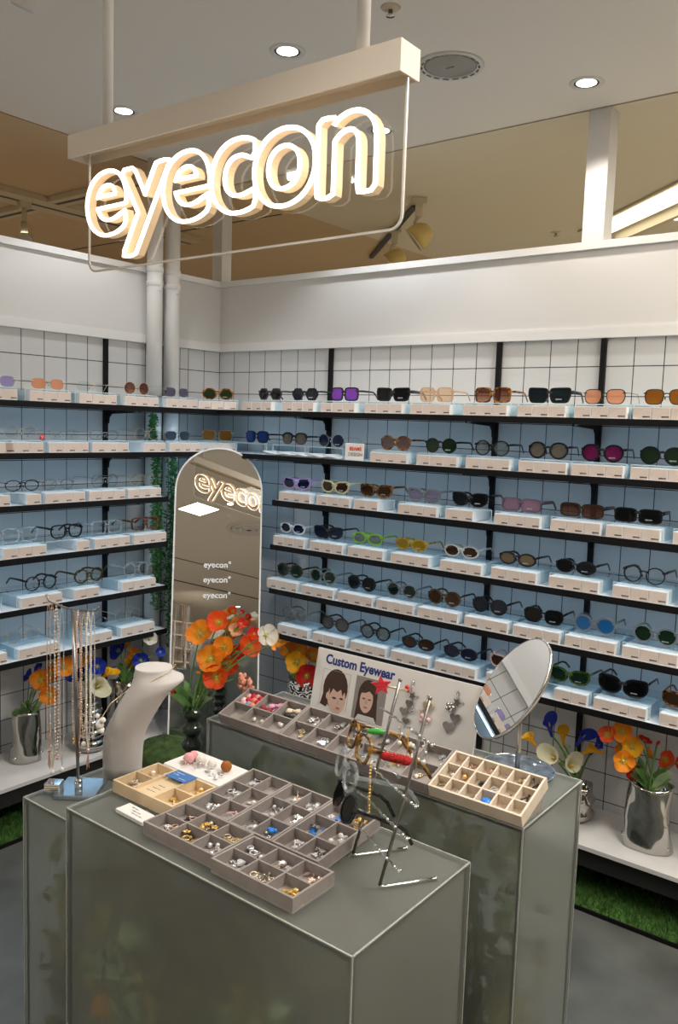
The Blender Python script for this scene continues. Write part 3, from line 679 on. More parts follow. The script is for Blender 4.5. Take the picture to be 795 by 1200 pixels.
def spectacles(label,kind,fr,lens,M=None,loc=None,rz=0,group='spectacles on the wall shelves',cat='glasses',decal=True,scale=1.07):
    big = (kind,fr,lens)==('cat','black','black')
    W,H,B,R=DIM[kind]
    if big: W,H,R=.062,.045,.0065
    if fr in WIRE and kind!='rimless': R=.0014 if fr!='thinblack' else .0024
    name='sunglasses' if lens not in('clear',) else 'eyeglasses'
    t=thing(name,label,cat,loc or (0,0,0),rz,group,M@Matrix.Scale(scale,4))
    cx=W/2+B/2; cz=H/2+R; yf=0
    FM='fr_'+fr; LM='lens_'+lens
    f=MB()
    wrap=math.radians(5)
    lens_o=[]
    for sd in (-1,1):
        o=outline(kind,W,H,sd)
        rot=Matrix.Translation((sd*cx,0,cz))@Matrix.Rotation(-sd*wrap*-1,4,'Z')
        inner=o; k=[math.hypot(x,z) for x,z in o]
        outer=[(x*(1+R/max(d,1e-6)),z*(1+R/max(d,1e-6))) for (x,z),d in zip(o,k)]
        if kind=='club':
            outer=[(x*(1+(R*2.2 if z>0.004 else .0012)/max(d,1e-6)),z*(1+(R*2.2 if z>0.004 else .0012)/max(d,1e-6))) for (x,z),d in zip(o,k)]
        if kind!='rimless':
            g=MB().ring(inner,outer,-.0022 if fr not in WIRE else -.001,.0022 if fr not in WIRE else .001)
            f.add([rot@Vector(p) for p in g.v],g.f,0)
        lm=MB(); lm.prism(o,-.0008,.0008,M=rot@Matrix.Rotation(PI/2,4,'X'))
        lens_o.append((lm,sd,rot))
    zb=cz+H*.16
    xb=B/2+ (0.004 if kind in('round','oval','panto','cat','oct','hex') else .002)
    br=R*.8 if kind!='rimless' else .0011
    f.tube([(-xb,0,zb),(-xb*.5,-.002,zb+.003),(0,-.003,zb+.004),(xb*.5,-.002,zb+.003),(xb,0,zb)],max(br,.0011),6)
    for sd in (-1,1):   # nose pads
        f.ball((sd*B*.36,.006,cz-.004),.0045,6,0,(.45,.6,1.1))
    zt=cz+H*(.26 if kind!='cat' else .42); xo=cx+W/2
    for sd in (-1,1):
        f.box(sd*xo-.005,sd*xo+.005,-.002,.006,zt-(.003 if fr not in WIRE else .0012),zt+(.003 if fr not in WIRE else .0012))
    obj('frame_front',f,FM,t)
    for lm,sd,rot in lens_o:
        lo=obj('lens',lm,LM,t)
        if decal and lens in('dark','black','navy','forest','darkgreen','brown','slate','teal','green','magenta','pink','yellowlens','tan') and sd==1:
            d=put('lens_sticker',text_mesh('eyecon',.0068,'ink_white',.0002,'CENTER'),lo); d.matrix_basis=rot@Matrix.Translation((-.004,-.0018,-H*.30))@Matrix.Rotation(PI/2,4,'X')
    th=.0028 if fr not in WIRE and kind!='rimless' else .0011
    for sd in (-1,1):
        m=MB(); X=sd*(xo+.003)
        hh=3.2 if kind in('chunk','rect') else 2.0
        m.tube([(X,.003,zt),(X,.03,zt+.001),(X,.09,zt),(X-sd*.004,.108,zt-.006),(X-sd*.008,.132,max(.004,zt-.026))],[th,th,th*.85,th*.95,th*.9],6,sq=(.75,hh*.75 if th>.002 else 1))
        obj('temple',m,FM,t)
    return t

CARTON=None
def carton_mesh():
    m=MB(); wd,dp,h=.0555,.135,.0375
    m.box(-wd/2,wd/2,.0006,dp,0,h,0)
    m.box(-wd/2+.0015,wd/2-.0015,0,.0008,.0015,h-.002,1)
    # lid seam
    m.box(-wd/2-.0002,wd/2+.0002,.012,.0125,0,h+.0003,2)
    return m.data('spectacle_carton',['carton_white','carton_face','carton_white'])
CM=carton_mesh()
LOGO=text_mesh('eyecon',.0078,'ink_black',.0002,bold=.0003)
CARD_RED=None
def riser_mesh():
    m=MB(); W,Dp,H,t=.186,.19,.047,.0025
    return m
def riser_parts(t):
    W,Dp,H,k=.184,.175,.0455,.003
    top=MB().box(-W/2,W/2,0,Dp,H-k,H)
    obj('riser_top',top,'acrylic',t)
    for sd in (-1,1):
        obj('riser_side',MB().box(sd*W/2-(k if sd>0 else 0),sd*W/2+(k if sd<0 else 0),0,Dp,0,H-k),'acrylic',t)
    e=MB().box(-W/2,W/2,-.0008,0,H-k,H); e.box(-W/2,-W/2+k,-.0008,0,0,H-k); e.box(W/2-k,W/2,-.0008,0,0,H-k)
    obj('polished_edge',e,'acrylic_edge',t)
CWD=.057
for (wl,s,c,mask,g,spec,desc) in DATA['RISERS']:
    z=SZ[s-1]+.001
    where={'R':'right wall','L':'left wall','C':'corner'}[wl]
    place='%s, %s shelf'%(where,ORD[s-1])
    if wl=='R': M=Matrix.Translation((c,-.248,z))
    elif wl=='L': M=Matrix.Translation((.248,c,z))@Matrix.Rotation(PI/2,4,'Z')
    else: M=Matrix.Translation((.215,-.215,z))@Matrix.Rotation(PI/4,4,'Z')
    d=desc
    if desc is None:
        d='bare riser at left edge' if wl=='L' else 'bare riser at right edge'
        if (wl,s)==('L',2) or (wl,s)==('L',3): d='bare riser at left edge'
    yr=.022 if mask!='-' else .03
    t=thing('display_riser','clear acrylic riser %s %s, %s'%('holding' if desc else 'as', d if desc else d.replace('bare riser','bare stand'),place),'riser',group='clear acrylic risers',M=M@Matrix.Translation((0,yr,0)))
    riser_parts(t)
    for k,ch in enumerate('LMR'):
        if mask=='LMR' or ch in mask:
            o=put('spectacle_carton',CM); o.matrix_basis=M@Matrix.Translation(((k-1)*CWD,0,0))
            pos={'L':'left','M':'middle','R':'right'}[ch]
            tag(o,'%s beige-fronted carton below %s, %s'%(pos,d,place),'box','spectacle cartons on the wall shelves')
            lg=put('printed_logo',LOGO,o,(.013,-.0004,.0085),(PI/2,0,0))
    if spec:
        yaw=RND.uniform(-.06,.06)
        # the angled look of most frames
        MM=M@Matrix.Translation((g,yr+.034,.0462))@Matrix.Rotation(yaw,4,'Z')
        spectacles('%s on %s'%(desc,place),*spec,M=MM)
# red round sticker tag on left second shelf
t=thing('price_tag','round red sticker tag on left wall second shelf','tag',(.2,-1.09,SZ[1]+.055),PI/2)
obj('sticker_disc',MB().lathe([(.0,0),(.011,0),(.011,.0015),(0,.0015)],20,M=Matrix.Rotation(PI/2,4,'X')),'red_sticker',t)
obj('sticker_print',MB().tube([(-.005,-.0017,.002),(-.002,-.0017,.004),(.001,-.0017,.001),(.005,-.0017,.003)],.0008,5).tube([(-.004,-.0017,-.004),(.004,-.0017,-.004)],.0008,5),'ink_white',t)
obj('tag_stem',MB().box(-.001,.001,.0002,.0012,-.0075,0),'steel',t)
# white booklets and sign card on the second shelf
for k in range(5):
    t=thing('catalogue_booklet','thin pale booklet on the second shelf, %s from the corner'%(['first','second','third','fourth','fifth'][k]),'booklet',(.57+.082*k,-.205,SZ[1]+.0075),RND.uniform(.05,.2),'booklets on the second shelf')
    M=Matrix.Rotation(RND.uniform(.14,.18),4,'Y')
    obj('pages',MB().box(-.036,.036,-.05,.06,.001,.004,M=M),'ink_white',t); obj('cover',MB().box(-.037,.037,-.051,.061,.004,.0048,M=M),'card_white',t)
t=thing('shelf_sign','small white upright sign card lettered in red and grey','sign',(1.01,-.235,SZ[1]+.001),.06)
obj('card',MB().bbox(0,0,.034,.088,.006,.066,.0015),'card_white',t)
o=put('lettering',text_mesh('BEAMS',.019,'ink_red',bold=.0006),t,(.006,-.0035,.045),(PI/2,0,0)); o['label']='red lettering'
o=put('lettering',text_mesh('DESIGN',.019,'ink_grey',bold=.0003),t,(.006,-.0035,.023),(PI/2,0,0)); o['label']='grey lettering'

# ---------------------------------------------------------------- hanging vines
def vine(label,x,y,z1,z0,n,wd,seed):
    rg=random.Random(seed); t=thing('hanging_vine',label,'plant',(x,y,z1),0,'hanging vines')
    m=MB(); lf=MB()
    for k in range(7):
        px,py=rg.uniform(-wd,wd)*.6,rg.uniform(-.015,.02); L_=(z1-z0)*rg.uniform(.75,1)
        pts=[(px*(.3+.7*i/8)+rg.uniform(-.006,.006),py+rg.uniform(-.004,.004),-L_*i/8) for i in range(9)]
        m.tube(pts,.0012,4)
        for j in range(int(n/7)):
            i=rg.random()*8; a=int(min(i,7)); f=i-a
            p=Vector(pts[a]).lerp(Vector(pts[a+1]),f)
            d=Vector((rg.uniform(-1,1),rg.uniform(-1,1),rg.uniform(-1.0,.3))).normalized(); L2=rg.uniform(.010,.022)
            s_=d.cross(Vector((rg.uniform(-1,1),rg.uniform(-1,1),rg.uniform(-1,1)))).normalized()*L2*.22
            lf.add([p,p+d*L2*.5+s_,p+d*L2,p+d*L2*.5-s_],[(0,1,2,3)])
    obj('stems',m,'stem',t); o=obj('leaves',lf,'ivy',t); o['kind']='stuff'
vine('short green vine hanging below the top shelf, left wall',.105,-.49,1.54,1.40,420,.022,1)
vine('long green vine hanging beside the left shelf ends',.105,-.475,1.355,.66,1500,.036,2)
vine('long green vine hanging left of the arched mirror',.14,-.415,1.355,.50,1700,.042,3)
# ---------------------------------------------------------------- hanging neon sign
t=thing('neon_sign','white glowing outlined letter sign hanging from the ceiling','sign',(0,-1.775,0))
SG=t
m=MB()
m.box(1.414,2.240,-.026,.026,2.064,2.096); m.box(1.414,2.240,-.026,-.022,2.050,2.064); m.box(1.414,2.240,.022,.026,2.050,2.064); m.box(1.414,1.418,-.022,.022,2.05,2.064); m.box(2.236,2.240,-.022,.022,2.05,2.064)
m.v=[(x,y,z-.010*(x-1.414)) for x,y,z in m.v]
obj('top_bar',m,'sign_cream',t)
def rrect(x0,x1,z0,z1,rad,n=6):
    p=[(x0,z1),(x0,z0+rad)]
    for k in range(n+1):
        a=PI+PI/2*k/n; p.append((x0+rad+rad*math.cos(a),z0+rad+rad*math.sin(a)))
    for k in range(n+1):
        a=1.5*PI+PI/2*k/n; p.append((x1-rad+rad*math.cos(a),z0+rad+rad*math.sin(a)))
    p.append((x1,z1)); return p
RX=Matrix.Rotation(PI/2,4,'X')
poly=rrect(1.452,2.236,1.822,2.064,.022)
p_=obj('acrylic_panel',MB().prism(poly,-.004,.004,M=RX),'sign_acrylic',t)
e=MB(); ed=[(x,0,z) for x,z in poly]; e.tube(ed,.0026,4); obj('panel_edge',e,'sign_edge',p_)
for x in (1.512,2.150):
    rd=obj('suspension_rod',MB().lathe([(.0108,2.09),(.0108,CZ-.004)],16,c=(x,0,0)),'white_paint',t)
    obj('ceiling_cup',MB().lathe([(.03,CZ-.02),(.032,CZ-.001)],16,c=(x,0,0)),'white_paint',rd)
def glyph(ch):
    cu=bpy.data.curves.new('g','FONT'); cu.body=ch; cu.size=1
    o=bpy.data.objects.new('g',cu); COL.objects.link(o); dg=bpy.context.evaluated_depsgraph_get(); dg.update()
    c2=o.to_curve(dg); out=[]
    for s in c2.splines:
        pts=[]
        if s.type=='BEZIER':
            b=s.bezier_points; n=len(b)
            for i in range(n):
                a,c=b[i],b[(i+1)%n]
                seg=interpolate_bezier(a.co,a.handle_right,c.handle_left,c.co,9)
                pts+=[(p.x,p.y) for p in seg[:-1]]
        else: pts=[(p.co.x,p.co.y) for p in s.points]
        out.append(pts)
    o.to_curve_clear(); bpy.data.objects.remove(o); bpy.data.curves.remove(cu); return out
def resample(pts,step):
    n=len(pts); out=[]; acc=0; L=[]
    tot=sum(math.dist(pts[i],pts[(i+1)%n]) for i in range(n)); N=max(12,int(tot/step)); d=tot/N
    i=0; pos=0; cur=pts[0]; 
    seg=[math.dist(pts[k],pts[(k+1)%n]) for k in range(n)]; cum=[0]
    for s in seg: cum.append(cum[-1]+s)
    j=0
    for k in range(N):
        q=k*d
        while cum[j+1]<q: j+=1
        f=(q-cum[j])/max(seg[j],1e-9); a,b=pts[j],pts[(j+1)%n]; out.append((a[0]+(b[0]-a[0])*f,a[1]+(b[1]-a[1])*f))
    return out
def grow(pts,d,outer_sign):
    n=len(pts); ar=sum(pts[i][0]*pts[(i+1)%n][1]-pts[(i+1)%n][0]*pts[i][1] for i in range(n))
    out=[]
    for i in range(n):
        a,b=pts[i-1],pts[(i+1)%n]; tx,ty=b[0]-a[0],b[1]-a[1]; l=math.hypot(tx,ty) or 1
        nx,ny=ty/l,-tx/l
        if ar<0: nx,ny=-nx,-ny
        out.append((pts[i][0]+nx*d*outer_sign,pts[i][1]+ny*d*outer_sign))
    return out
LET=[('e',1.474,1.6076,1.879,2.010),('y',1.5869,1.7325,1.832,2.004),('e',1.7081,1.8415,1.878,2.009),('c',1.8382,1.9535,1.877,2.008),('o',1.9431,2.0844,1.875,2.006),('n',2.0819,2.2043,1.875,2.006)]
R_=.0037
for ch,x0,x1,z0,z1 in LET:
    sp=[resample(s,.035) for s in glyph(ch)]
    areas=[abs(sum(s[i][0]*s[(i+1)%len(s)][1]-s[(i+1)%len(s)][0]*s[i][1] for i in range(len(s)))) for s in sp]
    big=max(areas); sp=[grow(s,.016,1 if a==big else -1) for s,a in zip(sp,areas)]
    xs=[p[0] for s in sp for p in s]; ys=[p[1] for s in sp for p in s]
    def T(p): return (x0+R_+(p[0]-min(xs))/(max(xs)-min(xs))*(x1-x0-2*R_), z0+R_+(p[1]-min(ys))/(max(ys)-min(ys))*(z1-z0-2*R_))
    rail=MB(); tb=MB()
    for s in sp:
        q=[T(p) for p in s]
        if len(q)>4:
            tb.tube([(x,-.024,z) for x,z in q],R_,8,closed=True)
            n=len(q); v=[]; f=[]
            cxm=sum(x for x,z in q)/n
            inn=grow(q,R_*.75,-1); out=grow(q,R_*.75,1)
            rail.ring(inn,out,-.021,-.0045)
    lo=obj('neon_letter',rail,'neon_rail',t)
    o=obj('light_tube',tb,'neon',lo); o['label']='glowing white neon outline of the letter %s'%ch

# ---------------------------------------------------------------- arched mirror
nrm=Vector((.6809,-.7002,.2147)); hx_=Vector((.717,.697,0)).normalized(); upv=hx_.cross(-nrm).normalized()
t=thing('arched_mirror','tall arched mirror with thin white frame leaning in the corner','mirror',M=frame(hx_,-nrm,upv,(.541,-.5045,.182)))
def arch(hw,z0,top,n=22):
    p=[(-.012-hw,z0)]
    p2=[(-.012+hw,z0)]
    zc=top-hw
    for k in range(n+1):
        a=PI*k/n; p2.append((-.012+hw*math.cos(a),zc+hw*math.sin(a)))
    return p2+p
O_=arch(.187,-.175,1.251); I_=arch(.1805,-.166,1.2445)
m=MB().ring(I_,O_,-.004,.022); obj('frame',m,'white_trim',t)
obj('back_board',MB().prism(O_,.021,.024,M=Matrix(((1,0,0,0),(0,0,1,0),(0,1,0,0),(0,0,0,1)))),'white_trim',t)
gl=obj('mirror_glass',MB().prism(I_,.0005,.004,M=Matrix(((1,0,0,0),(0,0,1,0),(0,1,0,0),(0,0,0,1)))),'mirror',t)
for z in (.743,.680,.614):
    put('printed_logo',text_mesh('eyecon\u00b0',.036,'ink_white',.0002,bold=.0006),t,(-.010,-.0008,z),(PI/2,0,0))
    
# ---------------------------------------------------------------- plinths
def plinth(label,x0,x1,y0,y1,h):
    t=thing('display_plinth',label,'plinth',((x0+x1)/2,(y0+y1)/2,0)); a,b=(x1-x0)/2,(y1-y0)/2; k=.009
    tp=obj('top_panel',MB().box(-a,a,-b,b,h-k,h),'frost',t)
    for nm,bx in (('front_panel',(-a,a,-b,-b+k)),('rear_panel',(-a,a,b-k,b)),('side_panel',(-a,-a+k,-b+k,b-k)),('side_panel',(a-k,a,-b+k,b-k))):
        obj(nm,MB().box(*bx,0.001,h-k),'frost',t)
    e=MB(); w_=.0014
    for sx in (-1,1):
        for sy in (-1,1): e.box(sx*a-w_,sx*a+w_,sy*b-w_,sy*b+w_,.001,h-.001)
    for s in (-1,1):
        e.box(-a,a,s*b-w_,s*b+w_,h-w_*1.6,h+.0004); e.box(s*a-w_,s*a+w_,-b,b,h-w_*1.6,h+.0004)
    obj('polished_edge',e,'frost_edge',t)
    return t
PF=(1.541,2.278,-1.891,-1.527,.72); PB=(1.48,2.342,-1.443,-1.155,.775); PL=(1.375,1.536,-1.887,-1.65,.69)
plinth('largest frosted plinth in front holding the grey charm trays',*PF)
plinth('taller frosted plinth behind, carrying the poster and round mirror',*PB)
plinth('narrow low frosted plinth at left under the white bust',*PL)
def foliage(label,bx,n,seed,flow):
    x0,x1,y0,y1,h=bx; rg=random.Random(seed); m=MB()
    for _ in range(n):
        x=min(x1-.03,max(x0+.03,rg.gauss((x0+x1)/2+.02,(x1-x0)*.24))); z=min(h-.08,max(.04,rg.gauss(h*.40,h*.24)))
        y=y0+.014+abs(rg.gauss(0,.045)) if rg.random()<.75 else rg.uniform(y0+.03,y1-.03)
        p=Vector((x,min(y1-.03,y),z))
        d=Vector((rg.uniform(-1,1),rg.uniform(-.35,.35),rg.uniform(-.6,1))).normalized()*rg.uniform(.03,.07)
        s=d.cross(Vector((rg.uniform(-.3,.3),1,rg.uniform(-.3,.3)))).normalized()*rg.uniform(.010,.020)
        q=[p,p+d*.5+s,p+d,p+d*.5-s]
        cl=math.sin(x*17+seed)+math.sin(z*13+seed*2)
        if all(x0+.011<v.x<x1-.011 and y0+.011<v.y<y1-.011 and .01<v.z<h-.03 for v in q): m.add(q,[(0,1,2,3)],4 if cl<.1 else (5 if cl<1.1 else rg.choice((0,1))))
    for (fx,fy,fz,fr,mi) in flow: m.ball((fx,fy,fz),fr,12,mi,(1,1,.7),rnd=.2)
    o=obj('artificial_foliage',m,['leaf_pale','leaf','petal_yellow','petal_orange','foliage_dark','foliage_olive'],None); tag(o,label,'plant',None,'stuff')
foliage('blurred green leaves seen through the largest front plinth',PF,3600,11,[(2.00,-1.845,.38,.035,3),(1.72,-1.84,.5,.045,0),(1.62,-1.84,.30,.04,2),(2.22,-1.82,.35,.03,2),(2.1,-1.84,.52,.03,0)])
foliage('blurred green leaves seen through the taller rear plinth',PB,2600,12,[(1.9,-1.38,.4,.04,0)])
foliage('faint green leaves seen through the narrow left plinth',PL,240,13,[])

# ---------------------------------------------------------------- trays and charms
def scribble(wd,h,seed):
    '''one line of print too small to read: a run of short upright and slanted strokes'''
    rg=random.Random(seed); m=MB(); x=-wd/2
    while x<wd/2:
        q=rg.uniform(.0009,.0018); k=rg.uniform(.5,1)*h
        m.box(x,x+q*.45,-k/2,k/2,0,.0003); m.box(x,x+q,-h*.1,h*.08,0,.0003)
        x+=q+rg.choice((.0006,.0006,.0022))
    return m
def tray(label,M,lx,ly,nx,ny,mats,h=.027,group=None,name='jewellery_tray',skip=None):
    t=thing(name,label,'tray',group=group,M=M); k=.0045
    wm,fm=mats
    m=MB().box(-lx/2,lx/2,-ly/2,ly/2,0,.004); obj('tray_base',m,fm,t)
    m=MB()
    m.box(-lx/2,lx/2,-ly/2,-ly/2+k,.004,h).box(-lx/2,lx/2,ly/2-k,ly/2,.004,h).box(-lx/2,-lx/2+k,-ly/2+k,ly/2-k,.004,h).box(lx/2-k,lx/2,-ly/2+k,ly/2-k,.004,h)
    obj('tray_rim',m,wm,t)
    if nx*ny>1 and not skip:
        m=MB(); k2=.0035
        for i in range(1,nx): x=-lx/2+lx*i/nx; m.box(x-k2/2,x+k2/2,-ly/2+k,ly/2-k,.004,h-.0012)
        for j in range(1,ny): y=-ly/2+ly*j/ny; m.box(-lx/2+k,lx/2-k,y-k2/2,y+k2/2,.004,h-.0015)
        obj('divider_grid',m,wm,t)
    return t
def cm_ring(mt): return MB().tube([(.0045*math.cos(2*PI*k/12),.0045*math.sin(2*PI*k/12),.0012) for k in range(12)],.001,5,closed=True).ball((.0055,0,.002),.0018,6).data('charm_ring',[mt])
def cm_star(mt,n=5,r=.0055):
    p=[((r if k%2==0 else r*.45)*math.cos(PI*k/n),(r if k%2==0 else r*.45)*math.sin(PI*k/n)) for k in range(2*n)]
    return MB().prism(p,0,.0022).tube([(r+.0015+.0012*math.cos(a*PI/4),.0012*math.sin(a*PI/4),.0011) for a in range(8)],.0004,4,closed=True).data('charm_star',[mt])
def cm_heart(mt,s=.0058):
    p=[]
    for k in range(20):
        a=2*PI*k/20; p.append((s/16*16*math.sin(a)**3,s/16*(13*math.cos(a)-5*math.cos(2*a)-2*math.cos(3*a)-math.cos(4*a))))
    return MB().prism(p,0,.0026).data('charm_heart',[mt])
def cm_ball(mt): return MB().ball((0,0,.0038),.0038,8).ball((.0035,0,.005),.0012,6).data('charm_bead',[mt])
def cm_flower(mt):
    m=MB()
    for k in range(5): m.ball((.0034*math.cos(2*PI*k/5),.0034*math.sin(2*PI*k/5),.0016),.0024,6,sc=(1,1,.6))
    return m.ball((0,0,.0026),.0017,6).data('charm_flower',[mt])
def cm_bar(mt): return MB().tube([(-.007,0,.0012),(0,.001,.0012),(.007,0,.0014)],.0011,5).ball((.007,0,.0018),.002,6).data('charm_bar',[mt])
CH={}
KINDS=dict(ring=cm_ring,star=cm_star,heart=cm_heart,bead=cm_ball,flower=cm_flower,bar=cm_bar)
def charm(kind,mt):
    if (kind,mt) not in CH: CH[(kind,mt)]=KINDS[kind](mt)
    return CH[(kind,mt)]
WORD={'silver':'silver','gold':'gold','palegold':'pale gold','rosegold':'rose gold','pink_bead':'pink','pearl':'pearl white','blue_bead':'blue','red_bead':'red','bead_dark':'black','steel':'grey metal'}
rc=random.Random(21)
def heap(M,cx,cy,lx,ly,n,kinds,mts,where,z=.0042,spread=.46,noun='charm'):
    for k in range(n):
        kd=rc.choice(kinds); mt=rc.choice(mts)
        x=cx+rc.gauss(0,spread*.45)*lx; y=cy+(.16*ly if lx<.08 else 0)+rc.gauss(0,spread*.36)*ly
        x=min(cx+lx/2-.011,max(cx-lx/2+.011,x)); y=min(cy+ly/2-.011,max(cy-ly/2+.011,y))
        o=put('tiny_charm',charm(kd,mt)); sc=rc.uniform(1.1,1.6)
        o.matrix_basis=M@Matrix.Translation((x,y,z+.0002+(.0042*(k//3) if n>4 else 0)))@Matrix.Rotation(rc.uniform(0,6.28),4,'Z')@Matrix.Rotation(rc.uniform(-.25,.25),4,'X')@Matrix.Scale(sc,4)
        what='tiny %s'%noun if len(set(mts))>1 else 'tiny %s %s'%(WORD[mts[0]],noun)
        tag(o,'%s %s'%(what,where),'charm','charms '+where)
zt=.7206
MG=('velvet','velvet_floor')
FT={}
MA=Matrix.Translation((1.844,-1.806,zt)); MBt=Matrix.Translation((2.041,-1.814,zt))
tray('front left grey velvet tray beside the white card',MA,.194,.108,3,2,MG,group='grey velvet trays')
tray('front right grey velvet tray with golden charms at plinth edge',MBt,.194,.110,3,2,MG,group='grey velvet trays')
th=math.radians(4.2); 
def wedge(label,x0,x1,y0,y1,z,h):
    m=MB(); b=.006
    v=[(x0,y0,z),(x1,y0,z),(x1,y1,z),(x0,y1,z),(x0,y0,z+b),(x1,y0,z+b),(x1,y1,z+b+h),(x0,y1,z+b+h)]
    m.add(v,[(0,3,2,1),(4,5,6,7),(0,1,5,4),(1,2,6,5),(2,3,7,6),(3,0,4,7)])
    tag(obj('sloping_stand',m,'velvet'),label,'stand')
CT=[]
for k in range(3):
    M=Matrix.Translation((1.811+.1145*k,-1.752,zt+.0005))@Matrix.Rotation(th,4,'X')@Matrix.Translation((0,.096,0))
    CT.append(M)
    tray(['rear left','rear middle','rear right'][k]+' grey velvet tray on the front plinth',M,.1125,.192,2,3,MG,group='grey velvet trays')
m=MB(); v=[(1.76,-1.74,zt),(2.09,-1.74,zt),(2.09,-1.57,zt),(1.76,-1.57,zt),(1.76,-1.74,zt+.0008),(2.09,-1.74,zt+.0008),(2.09,-1.57,zt+.0125),(1.76,-1.57,zt+.0125)]
m.add(v,[(0,3,2,1),(4,5,6,7),(0,1,5,4),(1,2,6,5),(2,3,7,6),(3,0,4,7)])
tag(obj('sloping_stand',m,'velvet'),'grey sloping support under the three rear front-plinth trays','stand')
ALL=('ring','star','heart','bead','flower','bar')
cols3=['left','middle','right']
def cell(lx,ly,nx,ny,i,j): return (-lx/2+lx*(i+.5)/nx,-ly/2+ly*(j+.5)/ny,lx/nx,ly/ny)
specA=[(('rosegold','silver'),ALL),(('gold','bead_dark'),ALL),(('silver',),('bead','star')),(('bead_dark','rosegold'),('ring','bar')),(('gold','palegold'),('bead','flower')),(('gold','palegold'),('ring','bar'))]
specB=[(('silver',),('heart','flower')),(('steel','palegold'),('ring','bar')),(('gold',),('star','bead')),(('silver','bead_dark'),('ring','bead')),(('silver','palegold'),('star','flower')),(('rosegold',),('bar','star'))]
specC=[[('silver',),('pink_bead',),('silver',),('pearl',),('silver','bead_dark'),('red_bead',)],[('silver','steel'),('blue_bead','steel'),('silver',),('silver',),('rosegold','silver'),('silver',)],[('silver','pearl'),('steel',),('steel','blue_bead'),('silver','pearl'),('silver','blue_bead'),('gold',)]]
for nm,M,sp in (('front left grey tray',MA,specA),('front right grey tray',MBt,specB)):
    for j in range(2):
        for i in range(3):
            mts,kd=sp[j*3+i]; cx,cy,lx,ly=cell(.194,.108,3,2,i,j)
            heap(M,cx,cy,lx,ly,7,kd,mts,'in %s %s cell of %s'%(['near','far'][j],cols3[i],nm))
for k in range(3):
    nm='rear %s grey tray, front plinth'%cols3[k]
    for j in range(3):
        for i in range(2):
            mts=specC[k][j*2+i]; cx,cy,lx,ly=cell(.1125,.192,2,3,i,j)
            n=2 if mts==('red_bead',) else (3 if mts==('pearl',) else 7)
            heap(CT[k],cx,cy,lx,ly,n,('bead','ring') if n<4 else ALL,mts,'in %s %s cell of %s'%(['near','centre','far'][j],['left','right'][i],nm))
# back plinth: sloping trays
zb=.7756; th2=math.radians(20)
def slope(x): return Matrix.Translation((x,-1.450,zb+.0045))@Matrix.Rotation(th2,4,'X')@Matrix.Translation((0,.0585,0))
m=MB()
for (x0,x1) in ((1.545,2.335),):
    v=[(x0,-1.43,zb),(x1,-1.43,zb),(x1,-1.345,zb),(x0,-1.345,zb),(x0,-1.43,zb+.0103),(x1,-1.43,zb+.0103),(x1,-1.345,zb+.0412),(x0,-1.345,zb+.0412)]
    m.add(v,[(0,3,2,1),(4,5,6,7),(0,1,5,4),(1,2,6,5),(2,3,7,6),(3,0,4,7)])
tag(obj('sloping_stand',m,'velvet'),'grey sloping support under the rear plinth trays','stand')
DX=[1.634,1.8355,2.037]; DT=[]
for k,x in enumerate(DX):
    M=slope(x); DT.append(M)
    tray(['left sloping grey tray with pompoms and bows','middle sloping grey tray before the poster','right sloping grey tray beside the cream wooden tray'][k],M,.2,.117,3,2,MG,group='grey velvet trays')
MW=slope(2.2415)
tray('cream wooden tray of eighteen square cells, rear plinth',MW,.205,.117,6,3,('wood_cream','wood_cream'),name='wooden_tray')
D1=[[None,('pearl',2),('pearl',3)],[None,None,None]]
for k in range(3):
    nm=['left','middle','right'][k]+' sloping grey tray'
    for j in range(2):
        for i in range(3):
            cx,cy,lx,ly=cell(.2,.117,3,2,i,j); wh='in %s %s cell of %s'%(['near','far'][j],cols3[i],nm)
            if k==0:
                q=D1[j][i]
                if q: heap(DT[0],cx,cy,lx,ly,q[1],('bead',),(q[0],),wh)
                continue
            mts=[('palegold',),('silver',),('silver','rosegold'),('silver',),('silver','steel'),('silver','steel'),('silver','steel'),('gold','palegold'),('palegold','pearl'),('silver','steel'),('silver','pearl'),('silver',)][(k-1)*6+j*3+i]
            heap(DT[k],cx,cy,lx,ly,3 if k==2 and j==0 else 5,ALL,mts,wh)
# pompoms, bows and clips in the left sloping tray
cx,cy,lx,ly=cell(.2,.117,3,2,0,1)
pl=[('pink',-.020,.010),('red',-.008,.014),('pink',.006,.016),('red',.018,.012),('white',-.022,-.008),('red',-.010,-.004),('coral',.005,.001),('red',.019,-.003),('pink',-.015,-.017),('blue',.001,-.016),('coral',.014,-.017)]
for k,(c,x,y) in enumerate(pl):
    o=obj('pompom',MB().ball((0,0,.009),.0092,14,rnd=.12),'pom_'+c); o.matrix_basis=DT[0]@Matrix.Translation((cx+x,cy+y,.0042))
    tag(o,'small %s pompom in far left cell of left sloping grey tray'%{'pink':'pink','red':'red','white':'white','coral':'coral','blue':'pale blue'}[c],'pompom','pompoms in the sloping tray')
def bow(label,mt,M,s=1.0):
    t=thing('hair_bow',label,'hair bow',M=M)
    for sd in (-1,1):
        m=MB(); m.lathe([(.002,0),(.007,.006),(.009,.014),(.006,.019),(.001,.020)],10,M=Matrix.Translation((0,0,.009))@Matrix.Rotation(sd*PI/2,4,'Y')@Matrix.Diagonal((.55,1,1,1)))
        obj('bow_loop',m,mt,t)
        obj('bow_tail',MB().prism([(0,-.003),(sd*.016,-.016),(sd*.010,-.019),(-sd*.001,-.004)],.003,.0045),mt,t)
    obj('bow_knot',MB().ball((0,0,.009),.0042,8),mt,t); t.scale=(s,s,s)
cx,cy,lx,ly=cell(.2,.117,3,2,1,1)
